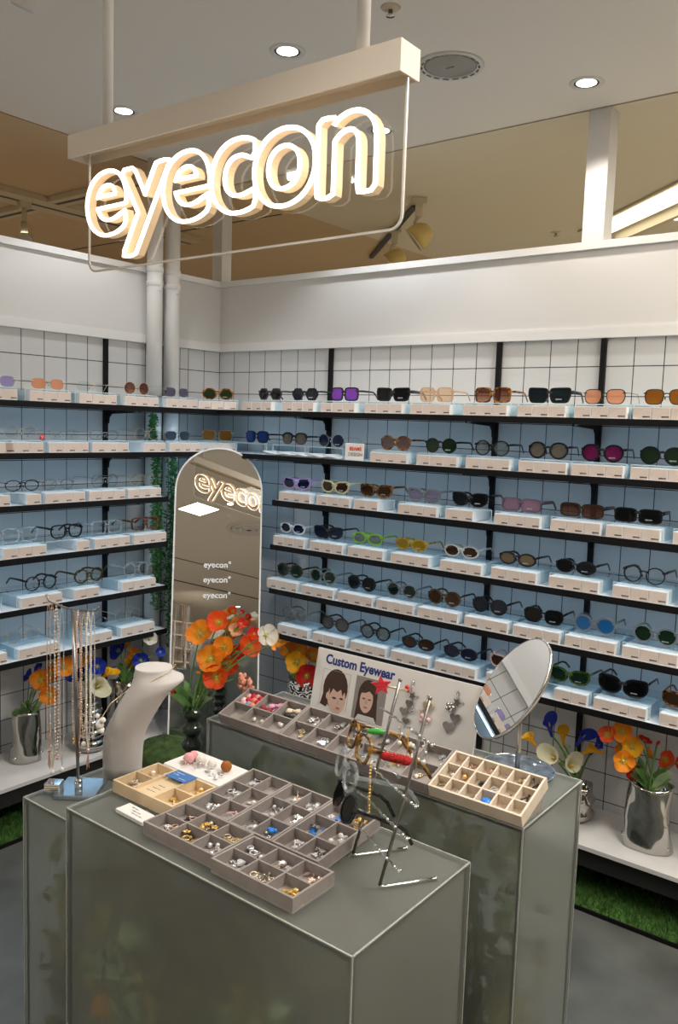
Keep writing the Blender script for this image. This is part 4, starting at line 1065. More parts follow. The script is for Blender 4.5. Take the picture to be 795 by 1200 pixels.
bow('pink ribbon bow in far middle cell of left sloping tray','pink_cloth',DT[0]@Matrix.Translation((cx+.006,cy+.009,.0042))@Matrix.Rotation(.5,4,'Z'))
bow('dark red ribbon bow in far middle cell of left sloping tray','darkred_cloth',DT[0]@Matrix.Translation((cx-.010,cy-.012,.0042))@Matrix.Rotation(-.2,4,'Z'))
cx,cy,lx,ly=cell(.2,.117,3,2,2,1)
bow('cream ribbon bow in far right cell of left sloping tray','cream_cloth',DT[0]@Matrix.Translation((cx-.004,cy+.010,.0042))@Matrix.Rotation(.3,4,'Z'))
bow('black ribbon bow in far right cell of left sloping tray','black_cloth',DT[0]@Matrix.Translation((cx+.002,cy-.010,.0042))@Matrix.Rotation(-.1,4,'Z'))
# wooden tray contents
wc={ (3,0):'bluepom',(5,0):'red',(5,1):'black',(5,2):'black'}
row=['near','centre','far']; colw=['first','second','third','fourth','fifth','sixth']
for j in range(3):
    for i in range(6):
        cx,cy,lx,ly=cell(.205,.117,6,3,i,j); wh='in %s row %s cell of cream wooden tray'%(row[j],colw[i])
        q=wc.get((i,j))
        if q=='bluepom':
            o=obj('blue_bead_cluster',MB().ball((0,0,.008),.0115,12,sc=(1,1,.7),rnd=.25),'blue_bead'); o.matrix_basis=MW@Matrix.Translation((cx,cy,.0042)); tag(o,'bright blue pompom in near row of cream wooden tray','pompom')
        elif q=='black':
            for s in range(3): 
                o=put('tiny_charm',charm('bar','bead_dark')); o.matrix_basis=MW@Matrix.Translation((cx+rc.uniform(-.006,.006),cy+rc.uniform(-.006,.006),.006+.004*s))@Matrix.Rotation(rc.uniform(0,6),4,'Z')@Matrix.Rotation(-.5,4,'Y')@Matrix.Scale(1.5,4); tag(o,'black hair clip '+wh,'hair clip','black clips '+wh)
        elif q=='red':
            heap(MW,cx,cy,lx,ly,1,('bead',),('red_bead',),wh); heap(MW,cx-.004,cy-.004,lx*.7,ly*.7,2,ALL,('palegold',),wh)
        else:
            mts=[('palegold',),('silver',),('rosegold',),(),('pink_bead','silver'),(),('silver',),('gold',),('bead_dark','rosegold'),('silver',),('palegold',),(),('palegold',),('rosegold',),('rosegold','bead_dark'),('silver',),('palegold',),()][j*6+i]
            if mts: heap(MW,cx,cy,lx,ly,2,ALL,mts,wh)
# pale wooden tray at left with raised middle
M=Matrix.Translation((1.646,-1.722,zt)); LX,LY=.190,.124
t=tray('pale wooden tray with blue card at left of front plinth',M,LX,LY,3,2,('wood_pale','wood_pale'),name='wooden_tray',skip=True)
m=MB()
m.box(-.035,-.031,-LY/2+.0045,LY/2-.0045,.004,.028).box(.031,.035,-LY/2+.0045,LY/2-.0045,.004,.028).box(-.031,.031,-LY/2+.0045,LY/2-.0045,.004,.0215).box(-LY*.75,-.035,-.002,.002,.004,.0275).box(.035,.0905,-.002,.002,.004,.0275)
obj('divider_grid',m,'wood_pale',t)
for k,y in enumerate((-.034,-.02,-.006)):
    obj('engraved_text',scribble(.030-.006*k,.0035,k),'ink_grey',t,(-.002,y,.0216))
for (cx,cy,mts,wh) in ((-.063,-.03,('silver','steel'),'near left'),(-.063,.03,('pearl','silver'),'far left'),(.063,-.03,('gold','rosegold'),'near right'),(.063,.03,('gold',),'far right')):
    heap(M,cx,cy,.060,.058,6,ALL,mts,'in %s cell of pale wooden tray'%wh)
t=thing('blue_card','blue printed card lying on the pale wooden tray','card',M=M@Matrix.Translation((.006,.042,.0291)))
obj('card',MB().bbox(0,0,.0007,.062,.038,.0014,.0005),'card_blue',t)
for k,(x,s) in enumerate(((-.012,''),(-.016,''),(.014,''))):
    obj('printed_text',scribble([.024,.016,.02][k],.004,k+4),'ink_white',t,(x,[.009,.0,-.010][k],.0015))
t=thing('price_card','small white printed card on the front plinth edge','card',(1.676,-1.822,zt),-.03)
obj('card',MB().bbox(0,0,.004,.088,.036,.008,.001),'card_white',t)
for k in range(3): obj('printed_text',scribble([.022,.026,.03][k],.003,k+9),'ink_black',t,(-.012+.012*k,.009-.008*k,.0082))
# white pinboard with charms and pompoms
M=Matrix.Translation((1.648,-1.6,zt))
t=thing('charm_board','low white padded board with charms and pompoms on it','board',M=M); BT=.024
obj('pad',MB().bbox(0,0,BT/2,.186,.102,BT,.003),'card_white',t)
pm=[('pink',-.047,-.012,.013),('white',-.020,.0,.0125),('white',.010,.004,.0105),('brown',.046,.014,.0125),('pink',-.058,.012,.010)]
lab={0:'pink pompom at left of the white board',1:'white pompom between pink ones on white board',2:'cream pompom beside the brown one on white board',3:'brown pompom on the white padded board',4:'pale pink pompom at back edge of white board'}
for k,(c,x,y,rad) in enumerate(pm):
    o=obj('pompom',MB().ball((0,0,rad*.95),rad,16,rnd=.1),'pom_'+c); o.matrix_basis=M@Matrix.Translation((x,y,BT)); tag(o,lab[k],'pompom')
heap(M,.01,-.022,.15,.05,9,ALL,('silver','steel'),'lying on the white padded board',BT,.5)
heap(M,-.06,-.01,.05,.06,4,ALL,('palegold','bead_dark'),'at left end of white padded board',BT,.5)
# ---------------------------------------------------------------- necklace bust
E1=Vector((.788,.614,0)).normalized(); E2=Vector((-.614,.788,0)).normalized(); UZ=Vector((0,0,1))
k_=.00201; ox,oy=147,905
SEC=[(147,22,905,.022),(146.7,22.3,890,.026),(147,22.8,870,.031),(149,23,852,.036),(153,23.2,842,.040),(159.5,23.5,829,.046),(168,24,813,.053),(176,24.2,801,.058),(183,25.5,793,.058),(187,28.5,787,.055),(187.5,27.5,783.5,.050),(183.5,24,781,.044),(182,21.5,778,.041),(181.5,20.6,775,.040),(181.5,20.6,772.5,.040)]
m=MB(); v=[];f=[]; SEG=28
for (cx,hw,py,dp) in SEC:
    for k in range(SEG):
        a=2*PI*k/SEG; ca,sa=math.cos(a),math.sin(a)
        x=(cx-ox)*k_+hw*k_*math.copysign(abs(ca)**.9,ca); y=dp*math.copysign(abs(sa)**.9,sa)
        # the shoulders run down towards the rear and front of the sheet
        z=(oy-py)*k_
        v.append(E1*x+E2*y+UZ*z)
for i in range(len(SEC)-1):
    for k in range(SEG):
        j=(k+1)%SEG; f.append((i*SEG+k,i*SEG+j,(i+1)*SEG+j,(i+1)*SEG+k))
f.append(tuple(range(SEG-1,-1,-1))); f.append(tuple((len(SEC)-1)*SEG+k for k in range(SEG)))
m.add(v,f,0,True); m.sm[-1]=False; m.sm[-2]=False
BP=Vector((1.455,-1.684,.6912))
bust=thing('necklace_bust','pale linen necklace bust bending back on the narrow plinth','bust',BP)
o=obj('bust_form',m,'bust_linen',bust)
# charm necklace worn by the bust
nk=thing('charm_necklace','thin cord necklace with pale charms on the linen bust','necklace',BP)
pts=[]
for k in range(30):
    a=2*PI*k/30; x=(181-ox)*k_+24.2*k_*math.cos(a)*(1.0); y=.0475*math.sin(a); z=(oy-781.5)*k_+ .0*math.cos(a)+.026*math.cos(a)-.005
    pts.append(E1*x+E2*y+UZ*z)
pp=E1*((128-ox)*k_)+E2*(-.055)+UZ*((oy-828)*k_)
obj('cord',MB().tube(pts,.0011,5,closed=True).tube([pts[15],pts[15]*.5+pp*.5+E1*-.012,pp],.0011,5),'palegold',nk)
m=MB()
for q,rad in (((0,0,-.008),.011),((.008,-.004,.004),.007),((-.006,.003,.010),.006),((.003,.0,-.022),.008)): m.ball(pp+E1*q[0]+E2*q[1]+UZ*q[2],rad,10,rnd=.35)
o=obj('pendant',m,'pearl',nk)

# ---------------------------------------------------------------- necklace stand
t=thing('necklace_stand','slim metal T-bar necklace stand with mirrored square base','stand',(1.449,-1.799,.6908))
M=Matrix.Rotation(.62,4,'Z')
obj('base_plate',MB().bbox(0,.012,.005,.092,.098,.010,.002,M=M),'stand_blue',t)
obj('pole',MB().tube([(0,0,.010),(-.020,.007,.20),(-.045,.016,.405)],.0036,12),'rack_steel',t)
obj('pole_socket',MB().lathe([(.0085,.010),(.0085,.03),(.006,.034)],14),'chrome',t)
bar=[Vector((-.045,.016,.405))+E1*s*.058+UZ*(.0095*s*s*1.2-.010*s+.000) for s in (-1.02,-.9,-.6,-.3,0,.3,.6,.9,1.02)]
bar[0].z+=.010; bar[-1].z+=.008
obj('cross_bar',MB().tube(bar,.0025,10),'rack_steel',t)
m=MB()
for k in range(4): m.bbox(-.052,-.008+.0,.0115+k*.0048,.034,.030,.0042,.001,M=M)
o=obj('clip_stack',m,'chrome',t)
def neck(label,s,L,mt,bead,gap,seed,every,pend):
    rg=random.Random(seed); c=Vector((1.449,-1.799,.6908))+Vector((-.045,.016,.405))+E1*s*.058+UZ*(.0095*s*s*1.2-.010*s-.0)
    t=thing('necklace',label,'necklace',c,0,'necklaces on the T-bar stand')
    m=MB(); b=MB()
    left=[];right=[]
    N=22
    for sd,lst in ((-1,left),(1,right)):
        for k in range(N+1):
            q=k/N; off=sd*gap*(math.sin(min(1,q*6)*PI/2)*(1 if q<.8 else (1-(q-.8)/.2)**.7))
            lst.append(E2*off*.9+E1*off*.45+UZ*(.0040-L*q))
    path=left[::-1]+[UZ*.0046]+right
    m.tube(path,.0007,4); obj('chain',m,mt,t)
    d=0
    for lst in (left,right):
        for k in range(1,N*every):
            q=k/every; a=int(q); p=lst[a].lerp(lst[min(a+1,N)],q-a)
            b.ball(p,bead*rg.uniform(.8,1.15),6)
    obj('beads',b,mt if rg.random()<.5 else 'pearl',t)['kind']='stuff'
    z=-L; p=MB()
    if pend=='drop': p.ball((0,0,z-.006),.0055,10,sc=(1,1,1.2)).tube([(0,0,z),(0,0,z-.004)],.0008,5)
    elif pend=='tassel':
        for k in range(6): p.tube([(0,0,z),(rg.uniform(-.006,.006),rg.uniform(-.004,.004),z-.03-rg.uniform(0,.015))],.0007,4)
        p.ball((0,0,z),.004,8)
    else:
        p.ball((0,0,z-.004),.004,8); p.ball((.006,0,z+.004),.003,8); p.ball((-.005,.001,z+.002),.003,8)
    obj('pendant',p,'pearl' if pend=='drop' else mt,t)
NL=[('first necklace from left on the T-bar stand, rose gold tassel',-.92,.345,'rosegold',.0016,.005,1,1,'tassel'),
('second necklace from left on the T-bar stand, pearl drop',-.78,.385,'palegold',.0020,.006,2,1,'drop'),
('third necklace from left on the T-bar stand',-.62,.350,'rosegold',.0024,.005,3,2,'cluster'),
('fourth necklace from left on the T-bar stand, long drop',-.42,.370,'silver',.0016,.006,4,1,'drop'),
('fifth necklace from left on the T-bar stand',.06,.30,'gold',.0020,.0045,5,2,'cluster'),
('sixth necklace from left on the T-bar stand, dense beads',.22,.330,'rosegold',.0028,.006,6,3,'cluster'),
('third necklace from right on the T-bar stand',.42,.300,'palegold',.0022,.006,7,2,'drop'),
('second necklace from right on the T-bar stand, long',.60,.320,'rosegold',.0026,.006,8,3,'tassel'),
('rightmost necklace on the T-bar stand',.78,.285,'silver',.0016,.005,9,1,'cluster')]
for a in NL: neck(*a)

# ---------------------------------------------------------------- wire rack with spectacles
zr=.7208
B1=Vector((2.203,-1.713,zr+.003)); B2=Vector((2.104,-1.658,zr+.003)); FD=Vector((.555,.832,0)); 
SD=(B1-B2).normalized()
MATS['rk']=MATS['rack_steel']
t=thing('spectacle_rack','leaning silver wire rack hung with glasses on front plinth','rack',(0,0,0))
def post(B,hh): return [B+FD*.108,B+FD*.06,B+FD*.006,B+Vector((0,0,.004)),B+FD*.04+UZ*.16,B+FD*.08+UZ*hh]
for B,hh in ((B1,.333),(B2,.331)):
    P_=post(B,hh)
    obj('post',MB().tube(P_[3:],.0030,10).ball(P_[-1],.0042,8),'rack_steel',t)
    obj('foot',MB().tube(P_[:4],.0030,10).ball(P_[0],.0036,8),'chrome',t)
def on(B,z): q=(z-zr)/.333; return B+FD*.08*q+UZ*(z-zr)
for z in (.99,.885,.83,.775):
    a,b=on(B2,z),on(B1,z); 
    pts=[a-SD*.022+UZ*.004-FD*.012,a-FD*.003]
    for k in range(1,12):
        q=k/12; pts.append(a.lerp(b+SD*.045,q)-UZ*.012*math.sin(q*PI)*.0-FD*.004+UZ*.0022*math.sin(k*PI/1.0+.8))
    pts.append(b+SD*.05+UZ*.001)
    mm_=MB().tube(pts,.0020,8)
    br=obj('cross_bar',mm_,'chrome',t)
    bb=MB()
    for k in range(7): bb.ball(a.lerp(b+SD*.05,.45+.09*k)-FD*.004,.0028,8)
    obj('bar_bead',bb,'silver',br)
def rackM(c,pitch,rz=0): # front faces -FD, width along SD
    X=SD; Y=FD; Z=UZ
    return frame(X,Y,Z,c)@Matrix.Rotation(rz-.12,4,'Z')@Matrix.Rotation(-pitch,4,'X')@Matrix.Translation((0,0,-.024))
g1=spectacles('amber tortoiseshell glasses with red plush arm on wire rack','way','honey','clear',M=rackM((2.113,-1.668,.949),.30),group='glasses on the wire rack',decal=False,scale=1.0)
m=MB(); 
for k in range(9): m.ball((.064+.0008*math.sin(k*2),.030+.0055*k,.032),.0085,10,rnd=.25)
obj('plush_sleeve',m,'plush_red',g1)
g2=spectacles('clear crystal glasses on wire rack above black round pair','panto','crystal','clear',M=rackM((2.098,-1.685,.896),.28),group='glasses on the wire rack',decal=False,scale=1.0)
g3=spectacles('black round sunglasses on the wire rack','round','black','dark',M=rackM((2.100,-1.688,.838),.42),group='glasses on the wire rack',decal=False,scale=1.0)
# clips hanging at the top of the rack
def clipM(c,s=1): return Matrix.Translation(c)@aim(-w)@Matrix.Scale(s,4)
c=on(B2,1.03)-SD*.045-FD*.01
t=thing('star_clip','red star hair clip at the top left of wire rack','hair clip',M=clipM(c))
p=[((.020 if k%2==0 else .009)*math.cos(PI*k/5+.4),(.020 if k%2==0 else .009)*math.sin(PI*k/5+.4)) for k in range(10)]
obj('star',MB().prism(p,0,.006),'pom_red',t); obj('clip_arm',MB().tube([(-.004,0,-.002),(.03,-.006,-.003),(.05,-.012,-.012)],.0025,8),'palegold',t)
c=on(B2,.945)-SD*.03-FD*.004
t=thing('leaf_clip','green glossy leaf clip above the amber glasses','hair clip',M=clipM(c))
obj('leaf_body',MB().ball((0,0,0),.011,12,sc=(1.7,.6,.45)),'green_gel',t); obj('clip_arm',MB().tube([(-.02,.004,-.004),(.026,-.004,-.004)],.0018,8),'palegold',t)
for k,(s,z,mt,lab) in enumerate(((.045,.985,'palegold','pearl pendant chain at left on the top rack bar'),(.075,.982,'gold','gold pendant chain in the middle of top rack bar'),(.11,.98,'palegold','gold flower chain near right rack post'),(.135,.978,'silver','thin silver chain at right end of top rack bar'))):
    c=on(B2,.99)+SD*s-FD*.004
    t=thing('charm_chain',lab,'chain',c-UZ*.001,0,'chains hanging on the rack')
    L_=.035+.018*((k*7)%3)
    obj('chain',MB().tube([(0,0,.003),(.001,.001,-L_*.5),(0,0,-L_)],.0009,5),mt,t)
    obj('pendant',MB().ball((0,0,-L_-.004),.0048,10).ball((.004,0,-L_*.6),.0028,8).ball((-.003,.001,-L_*.35),.0025,8),'pearl' if k in (0,2) else mt,t)
t=thing('bead_chain','golden bead strand hanging below the black round sunglasses','chain',on(B2,.90)+SD*.01-FD*.02)
m=MB()
for k in range(16): m.ball((0,.0006*math.sin(k),-.0062*k),.0030,7)
obj('beads',m,'gold',t)

# ---------------------------------------------------------------- poster board
tl=.2
PX0,PX1=1.613,2.100; LPW=PX1-PX0; HP=.158
PM=frame((1,0,0),(0,math.cos(math.atan(tl)),-math.sin(math.atan(tl))),(0,math.sin(math.atan(tl)),math.cos(math.atan(tl))),(PX0,-1.2,.7768))
# local x along the board, y into it, z up it
t=thing('poster_board','white leaning poster board printed with two portraits and a heading','poster',M=PM)
obj('board',MB().box(0,LPW,0,.005,0,HP),'poster_white',t)
o=put('heading',text_mesh('Custom Eyewear',.034,'ink_blue',.0002,'LEFT',bold=.0011),t,(.030,-.0004,.133),(PI/2,0,0)); o['label']='dark blue printed heading'; o.scale=(.92,1,1)
def flat(name,polys,parent,y0=-.0004):
    m=MB(); mats=[]
    for k,(poly,mt) in enumerate(polys):
        if mt not in mats: mats.append(mt)
        Mx=Matrix(((1,0,0,0),(0,0,1,0),(0,1,0,0),(0,0,0,1)))
        m.prism(poly,y0-.0003*(k+1),y0+.0002-.0003*k,mats.index(mt),M=Mx)
    return obj(name,m,mats,parent)
def ell(cx,cz,rx,rz,n=20,rot=0,a0=0,a1=2*PI):
    out=[]
    full=abs(a1-a0-2*PI)<1e-6
    for k in range(n):
        a=a0+(a1-a0)*k/(n if full else n-1); x,z=rx*math.cos(a),rz*math.sin(a)
        out.append((cx+x*math.cos(rot)-z*math.sin(rot),cz+x*math.sin(rot)+z*math.cos(rot)))
    return out
fr_=[]
fx0,fx1,fz0,fz1=.028,.118,.012,.108
for q in ((fx0,fx1,fz1-.0008,fz1),(fx0,fx0+.0008,fz0,fz1),(fx1-.0008,fx1,fz0,fz1)): fr_.append(([(q[0],q[2]),(q[1],q[2]),(q[1],q[3]),(q[0],q[3])],'print_line'))
flat('printed_frame',fr_,t)
hx,hz=.078,.054
def sc_(p,cx,cz,k=1.16): return [(cx+(x-cx)*k,max(.003,cz+(z-cz)*k)) for x,z in p]
flat('printed_portrait',[(sc_(p,hx,.03),m_) for p,m_ in [(ell(hx-.003,hz+.004,.034,.044),'print_hair'),([(hx-.040,.018),(hx-.022,.014),(hx-.012,.05),(hx-.032,.055)],'print_hair'),(ell(hx+.004,hz-.016,.025,.033,rot=.15),'print_skin'),([(hx-.018,hz+.012),(hx-.004,hz+.024),(hx+.012,hz+.024),(hx+.026,hz+.008),(hx+.020,hz-.008),(hx+.014,hz+.006),(hx+.004,hz-.002),(hx-.008,hz+.004),(hx-.016,hz-.012)],'print_hair'),(ell(hx-.002,hz-.016,.006,.0022,12),'print_hair'),(ell(hx+.018,hz-.014,.005,.0022,12),'print_hair'),(ell(hx+.012,hz-.036,.006,.0024,12),'print_lip'),([(hx+.010,hz-.016),(hx+.014,hz-.027),(hx+.008,hz-.027)],'print_line'),(ell(hx-.020,hz-.014,.005,.008,12),'print_skin')]],t)
gx,gz=.178,.060
flat('printed_portrait',[([(.136,.004),(.232,.004),(.232,.112),(.136,.112)],'print_bg_dark'),(ell(gx,gz+.006,.030,.042),'print_hair'),([(gx-.032,.004),(gx+.036,.004),(gx+.030,.06),(gx-.029,.06)],'print_hair'),(ell(gx-.002,gz-.004,.020,.032),'print_skin'),([(gx-.020,gz+.012),(gx-.010,gz+.028),(gx+.010,gz+.028),(gx+.019,gz+.010),(gx+.004,gz+.020),(gx-.006,gz+.014)],'print_hair'),(ell(gx-.010,gz-.001,.0048,.0018,12),'print_hair'),(ell(gx+.008,gz-.001,.0048,.0018,12),'print_hair'),(ell(gx-.001,gz-.022,.006,.0024,12),'print_lip'),([(gx-.001,gz),(gx+.003,gz-.012),(gx-.004,gz-.012)],'print_line'),([(.150,.004),(.216,.004),(.206,.018),(.158,.018)],'print_bg')],t)
# bag charms pinned to the board
def bagcharm(label,x,z,seed,parts,mt):
    rg=random.Random(seed); M=PM@Matrix.Translation((x,-.0035,z))
    t=thing('bag_charm',label,'charm',M=M,group='bag charms on the poster board'); RXm=Matrix.Rotation(PI/2,4,'X')
    obj('lobster_clasp',MB().tube([(.0032*math.cos(a*PI/5),0,.005*math.sin(a*PI/5)) for a in range(10)],.0011,6,closed=True),mt,t)
    ch=[(0,0,-.005)]; zz=-.005
    for k in range(5): zz-=.011; ch.append((rg.uniform(-.003,.003),0,zz))
    obj('chain',MB().tube(ch,.0009,5),mt,t)
    for kd,dx,dz,sc,cm in parts:
        o=put('pendant',charm(kd,cm),t); o.matrix_basis=Matrix.Translation((dx,-.0008,dz))@RXm@Matrix.Scale(sc*1.2,4)
        obj('link',MB().tube([(dx*.1,0,dz+.004),(dx*.6,-.0005,dz+.003)],.0007,4),mt,o).matrix_basis=(o.matrix_basis).inverted()
bagcharm('silver bag charm with red cherries, leftmost on poster',.305,.128,1,[('bead',-.012,-.012,1.2,'red_bead'),('bead',-.008,-.020,1.2,'red_bead'),('star',.006,-.030,1.7,'steel'),('heart',.001,-.05,1.6,'steel')],'steel')
bagcharm('silver bag charm with hearts, second on poster',.298,.075,2,[('heart',-.006,-.018,1.6,'steel'),('ring',.010,-.010,1.6,'steel'),('heart',.004,-.040,1.5,'steel')],'steel')
bagcharm('gold bag charm with heart and mauve flower on poster',.352,.105,3,[('heart',.006,-.022,2.1,'palegold'),('flower',.002,-.052,2.4,'pink_bead'),('star',-.008,-.04,1.4,'palegold')],'palegold')
bagcharm('silver bag charm with flower and grey hearts, rightmost on poster',.430,.130,4,[('star',.003,-.020,1.8,'steel'),('flower',-.014,-.034,1.9,'steel'),('heart',.004,-.056,2.0,'steel'),('heart',-.010,-.080,2.2,'steel')],'steel')

# ---------------------------------------------------------------- round table mirror
t=thing('table_mirror','oval tilted table mirror on a steel stem, rear plinth','mirror',(2.222,-1.222,.7756))
mc=Vector((2.198,-1.222,.965))-Vector((2.222,-1.222,.7756)); nn=Vector((-.443,-.70,.560)).normalized()
vw=(mc+Vector((2.222,-1.222,.7756))-Vector((2.9683,-2.8540,1.5236))).normalized(); mx_=(vw-nn*vw.dot(nn)).normalized(); my_=nn.cross(mx_)
Mm=frame(mx_,my_,nn,mc)@Matrix.Diagonal((.72,1,1,1))
obj('mirror_rim',MB().lathe([(.1245,-.009),(.1262,-.004),(.1255,.0005),(.1225,.001),(.1225,-.0005),(.001,-.0005),(.001,-.009),(.1245,-.009)],64,M=Mm),'steel',t)
g=obj('mirror_glass',MB().prism([(.1222*math.cos(2*PI*k/72),.1222*math.sin(2*PI*k/72)) for k in range(72)],-.0003,.0008,M=Mm),'mirror_clear',t)
obj('stem',MB().tube([(0,0,.006),(0,0,.06),(-.006,.010,.12),(mc-nn*.012)],.0055,12).ball(mc-nn*.014,.010,10),'steel',t)
obj('dish_base',MB().lathe([(.0,.0),(.07,.0),(.078,.006),(.080,.013),(.0785,.0135),(.075,.009),(.0,.007)],48),'dish_glass',t)
obj('base_rim',MB().tube([(.080*math.cos(2*PI*k/48),.080*math.sin(2*PI*k/48),.0135) for k in range(48)],.0012,6,closed=True),'chrome',t)

# ---------------------------------------------------------------- vases
def pinched(label,loc,rz,hx,hy,h,seed):
    t=thing('chrome_vase',label,'vase',loc,rz,'pinched chrome vases')
    rg=random.Random(seed); ph=rg.uniform(0,6)
    def sh(q):
        # flattened foot, straight body, slightly wider mouth
        return (1.12-.13*min(1,q*1.8)+.03*q*q, 1.06-.16*min(1,q*2)+.18*q)
    prof=[];n=20
    outer=[(1,h*k/n) for k in range(n+1)]; inner=[(.93,h),(.92,h*.7),(.90,h*.3),(.6,h*.12),(.001,h*.12)]
    def mod(x,y,z,a,i):
        q=z/h; sx,sy=sh(q); e=.72+.25*q
        c,s=math.cos(a),math.sin(a); rr=math.hypot(x,y)
        X=hx*sx*rr*math.copysign(abs(c)**e,c); Y=hy*sy*rr*math.copysign(abs(s)**e,s)
        fold=1+.075*math.sin(3*a+6*q+ph)*(1-q*.4)-.025*math.exp(-((q-.28)/.14)**2)*(1+math.sin(2*a+ph))
        z2=z+(.05*h*q*math.sin(2*a+ph)*.5 if q>.5 else 0)+ (.03*h*math.cos(2*a) if q<.02 else 0)*0
        return X*fold,Y*fold,z2
    obj('vase_body',MB().lathe([(.001,0)]+outer+inner,40,mod=mod),'chrome_vase',t)
    for sx_ in (-1,0.55,1):
        x=hx*1.02*sx_; y=-hy*1.02*(1-abs(sx_)*.75)-.003
        obj('rivet',MB().ball((x,y,h*(.11 if abs(sx_)==1 else .16)),.0085,10),'chrome',t)
    return t
pinched('crumpled chrome vase of poppies at right on the platform ledge',(2.205,-.165,.183),-.05,.070,.047,.215,1)
pinched('crumpled chrome vase of orange poppies at far left',(.125,-1.115,.183),PI/2-.1,.052,.042,.195,2)
t=thing('chrome_vase','ribbed chrome vase of stacked rings behind the necklaces','vase',(.21,-.885,.183))
pr=[(.03,0),(.058,.006)]
for k in range(4):
    z0=.012+.042*k; R0=.068-.006*k
    for j in range(7):
        a=-PI/2+PI*j/6; pr.append((R0-.018+.018*math.cos(a),z0+.0205+.0195*math.sin(a)))
pr+=[(.030,.182),(.034,.20),(.030,.199),(.026,.18),(.001,.15)]
obj('vase_body',MB().lathe([(.001,0)]+pr,36),'chrome_vase',t)
t=thing('chrome_vase','folded chrome vase behind the linen bust','vase',(.195,-.705,.183))
def mod(x,y,z,a,i):
    k=1+.18*math.sin(4*a+z*40)+.10*math.sin(7*a-z*60); return x*k,y*k,z+.006*math.sin(3*a+z*30)
obj('vase_body',MB().lathe([(.001,.003),(.045,.003),(.055,.04),(.060,.10),(.056,.16),(.046,.21),(.050,.245),(.044,.243),(.038,.2),(.001,.1)],40,mod=mod),'chrome_vase',t)
t=thing('bubble_vase','dark bubbly chrome vase of calla lilies beside rear plinth','vase',(1.955,-.125,.183))
def mod(x,y,z,a,i):
    k=1+.10*math.sin(5*a)*math.sin(z*90); return x*k,y*k,z
obj('vase_body',MB().lathe([(.001,0),(.040,.001),(.050,.012),(.054,.03),(.045,.045),(.052,.06),(.055,.08),(.044,.096),(.048,.11),(.046,.125),(.041,.124),(.036,.1),(.001,.06)],36,mod=mod),'chrome_vase',t)
m_,nt,o_=new_mat('zebra'); b_=nt.nodes.new('ShaderNodeBsdfPrincipled'); b_.inputs['Roughness'].default_value=.25
tc=nt.nodes.new('ShaderNodeTexCoord'); wv=nt.nodes.new('ShaderNodeTexWave'); wv.inputs['Scale'].default_value=14; wv.inputs['Distortion'].default_value=14; wv.inputs['Detail Scale'].default_value=2.2; wv.bands_direction='Z'
rp=nt.nodes.new('ShaderNodeValToRGB'); rp.color_ramp.interpolation='CONSTANT'; rp.color_ramp.elements[0].color=(.01,.01,.01,1); rp.color_ramp.elements[1].position=.55; rp.color_ramp.elements[1].color=(.75,.74,.72,1)
nt.links.new(tc.outputs['Object'],wv.inputs['Vector']); nt.links.new(wv.outputs['Fac'],rp.inputs[0]); nt.links.new(rp.outputs[0],b_.inputs['Base Color']); nt.links.new(b_.outputs[0],o_.inputs[0])
t=thing('striped_vase','black and white striped bowl vase behind the poster','vase',(.735,-.175,.183))
obj('vase_body',MB().lathe([(.001,0),(.035,0),(.04,.02),(.05,.10),(.062,.17),(.068,.215),(.064,.245),(.058,.244),(.06,.2),(.04,.1),(.001,.05)],36),'zebra',t)
t=thing('glass_vase','tall wavy dark glass vase of big poppies left of rear plinth','vase',(1.405,-1.425,.0005))
pr=[(.001,0),(.045,0)]
for k in range(1,140):
    z=.79*k/140; pr.append((.020+.0055*math.sin(z*150)+.016*(1-z/.8),z))
pr+=[(.024,.79),(.021,.789)]
for k in range(138,4,-1):
    z=.79*k/140; pr.append((.0165+.0055*math.sin(z*150)+.016*(1-z/.8),z))
pr+=[(.001,.05)]
obj('vase_body',MB().lathe(pr,28),'glass_dark',t)

# ---------------------------------------------------------------- flowers
def petals_mesh(seed,n=5):
    rg=random.Random(seed); m=MB(); NU,NV=7,6
    for p in range(n):
        a0=2*PI*p/n+rg.uniform(-.15,.15); hw=PI/n*1.25; lift=rg.uniform(.28,.55); lay=.03*(p%2); v=[];f=[]; ph=rg.uniform(0,6)
        for sgn in (0,):
            for j in range(NV):
                q=j/(NV-1); rr=.10+.92*q
                for i in range(NU):
                    s=-1+2*i/(NU-1); edge=1-.18*abs(s)**2.5*q
                    a=a0+hw*s*(.45+.55*math.sin(min(1,q*1.5)*PI/2))
                    z=lift*(q**1.7)+.05*q*math.sin(5*s+ph)+.04*q*rg.uniform(-1,1)+lay+.10*abs(s)*q
                    v.append((rr*edge*math.cos(a),rr*edge*math.sin(a),z))
        for j in range(NV-1):
            for i in range(NU-1): k=j*NU+i; f.append((k,k+1,k+NU+1,k+NU))
        m.add(v,f,0,True)
    return m.data('petals',['petal_orange'])
def heart_mesh():
    m=MB().ball((0,0,.13),.13,8,sc=(1,1,1))
    for k in range(16):
        a=2*PI*k/16; m.tube([(.09*math.cos(a),.09*math.sin(a),.10),(.22*math.cos(a),.22*math.sin(a),.24)],.012,4); m.ball((.22*math.cos(a),.22*math.sin(a),.25),.028,5)
    return m.data('flower_centre',['flower_heart'])
PET=[petals_mesh(s) for s in (1,2,3)]; HEART=heart_mesh()
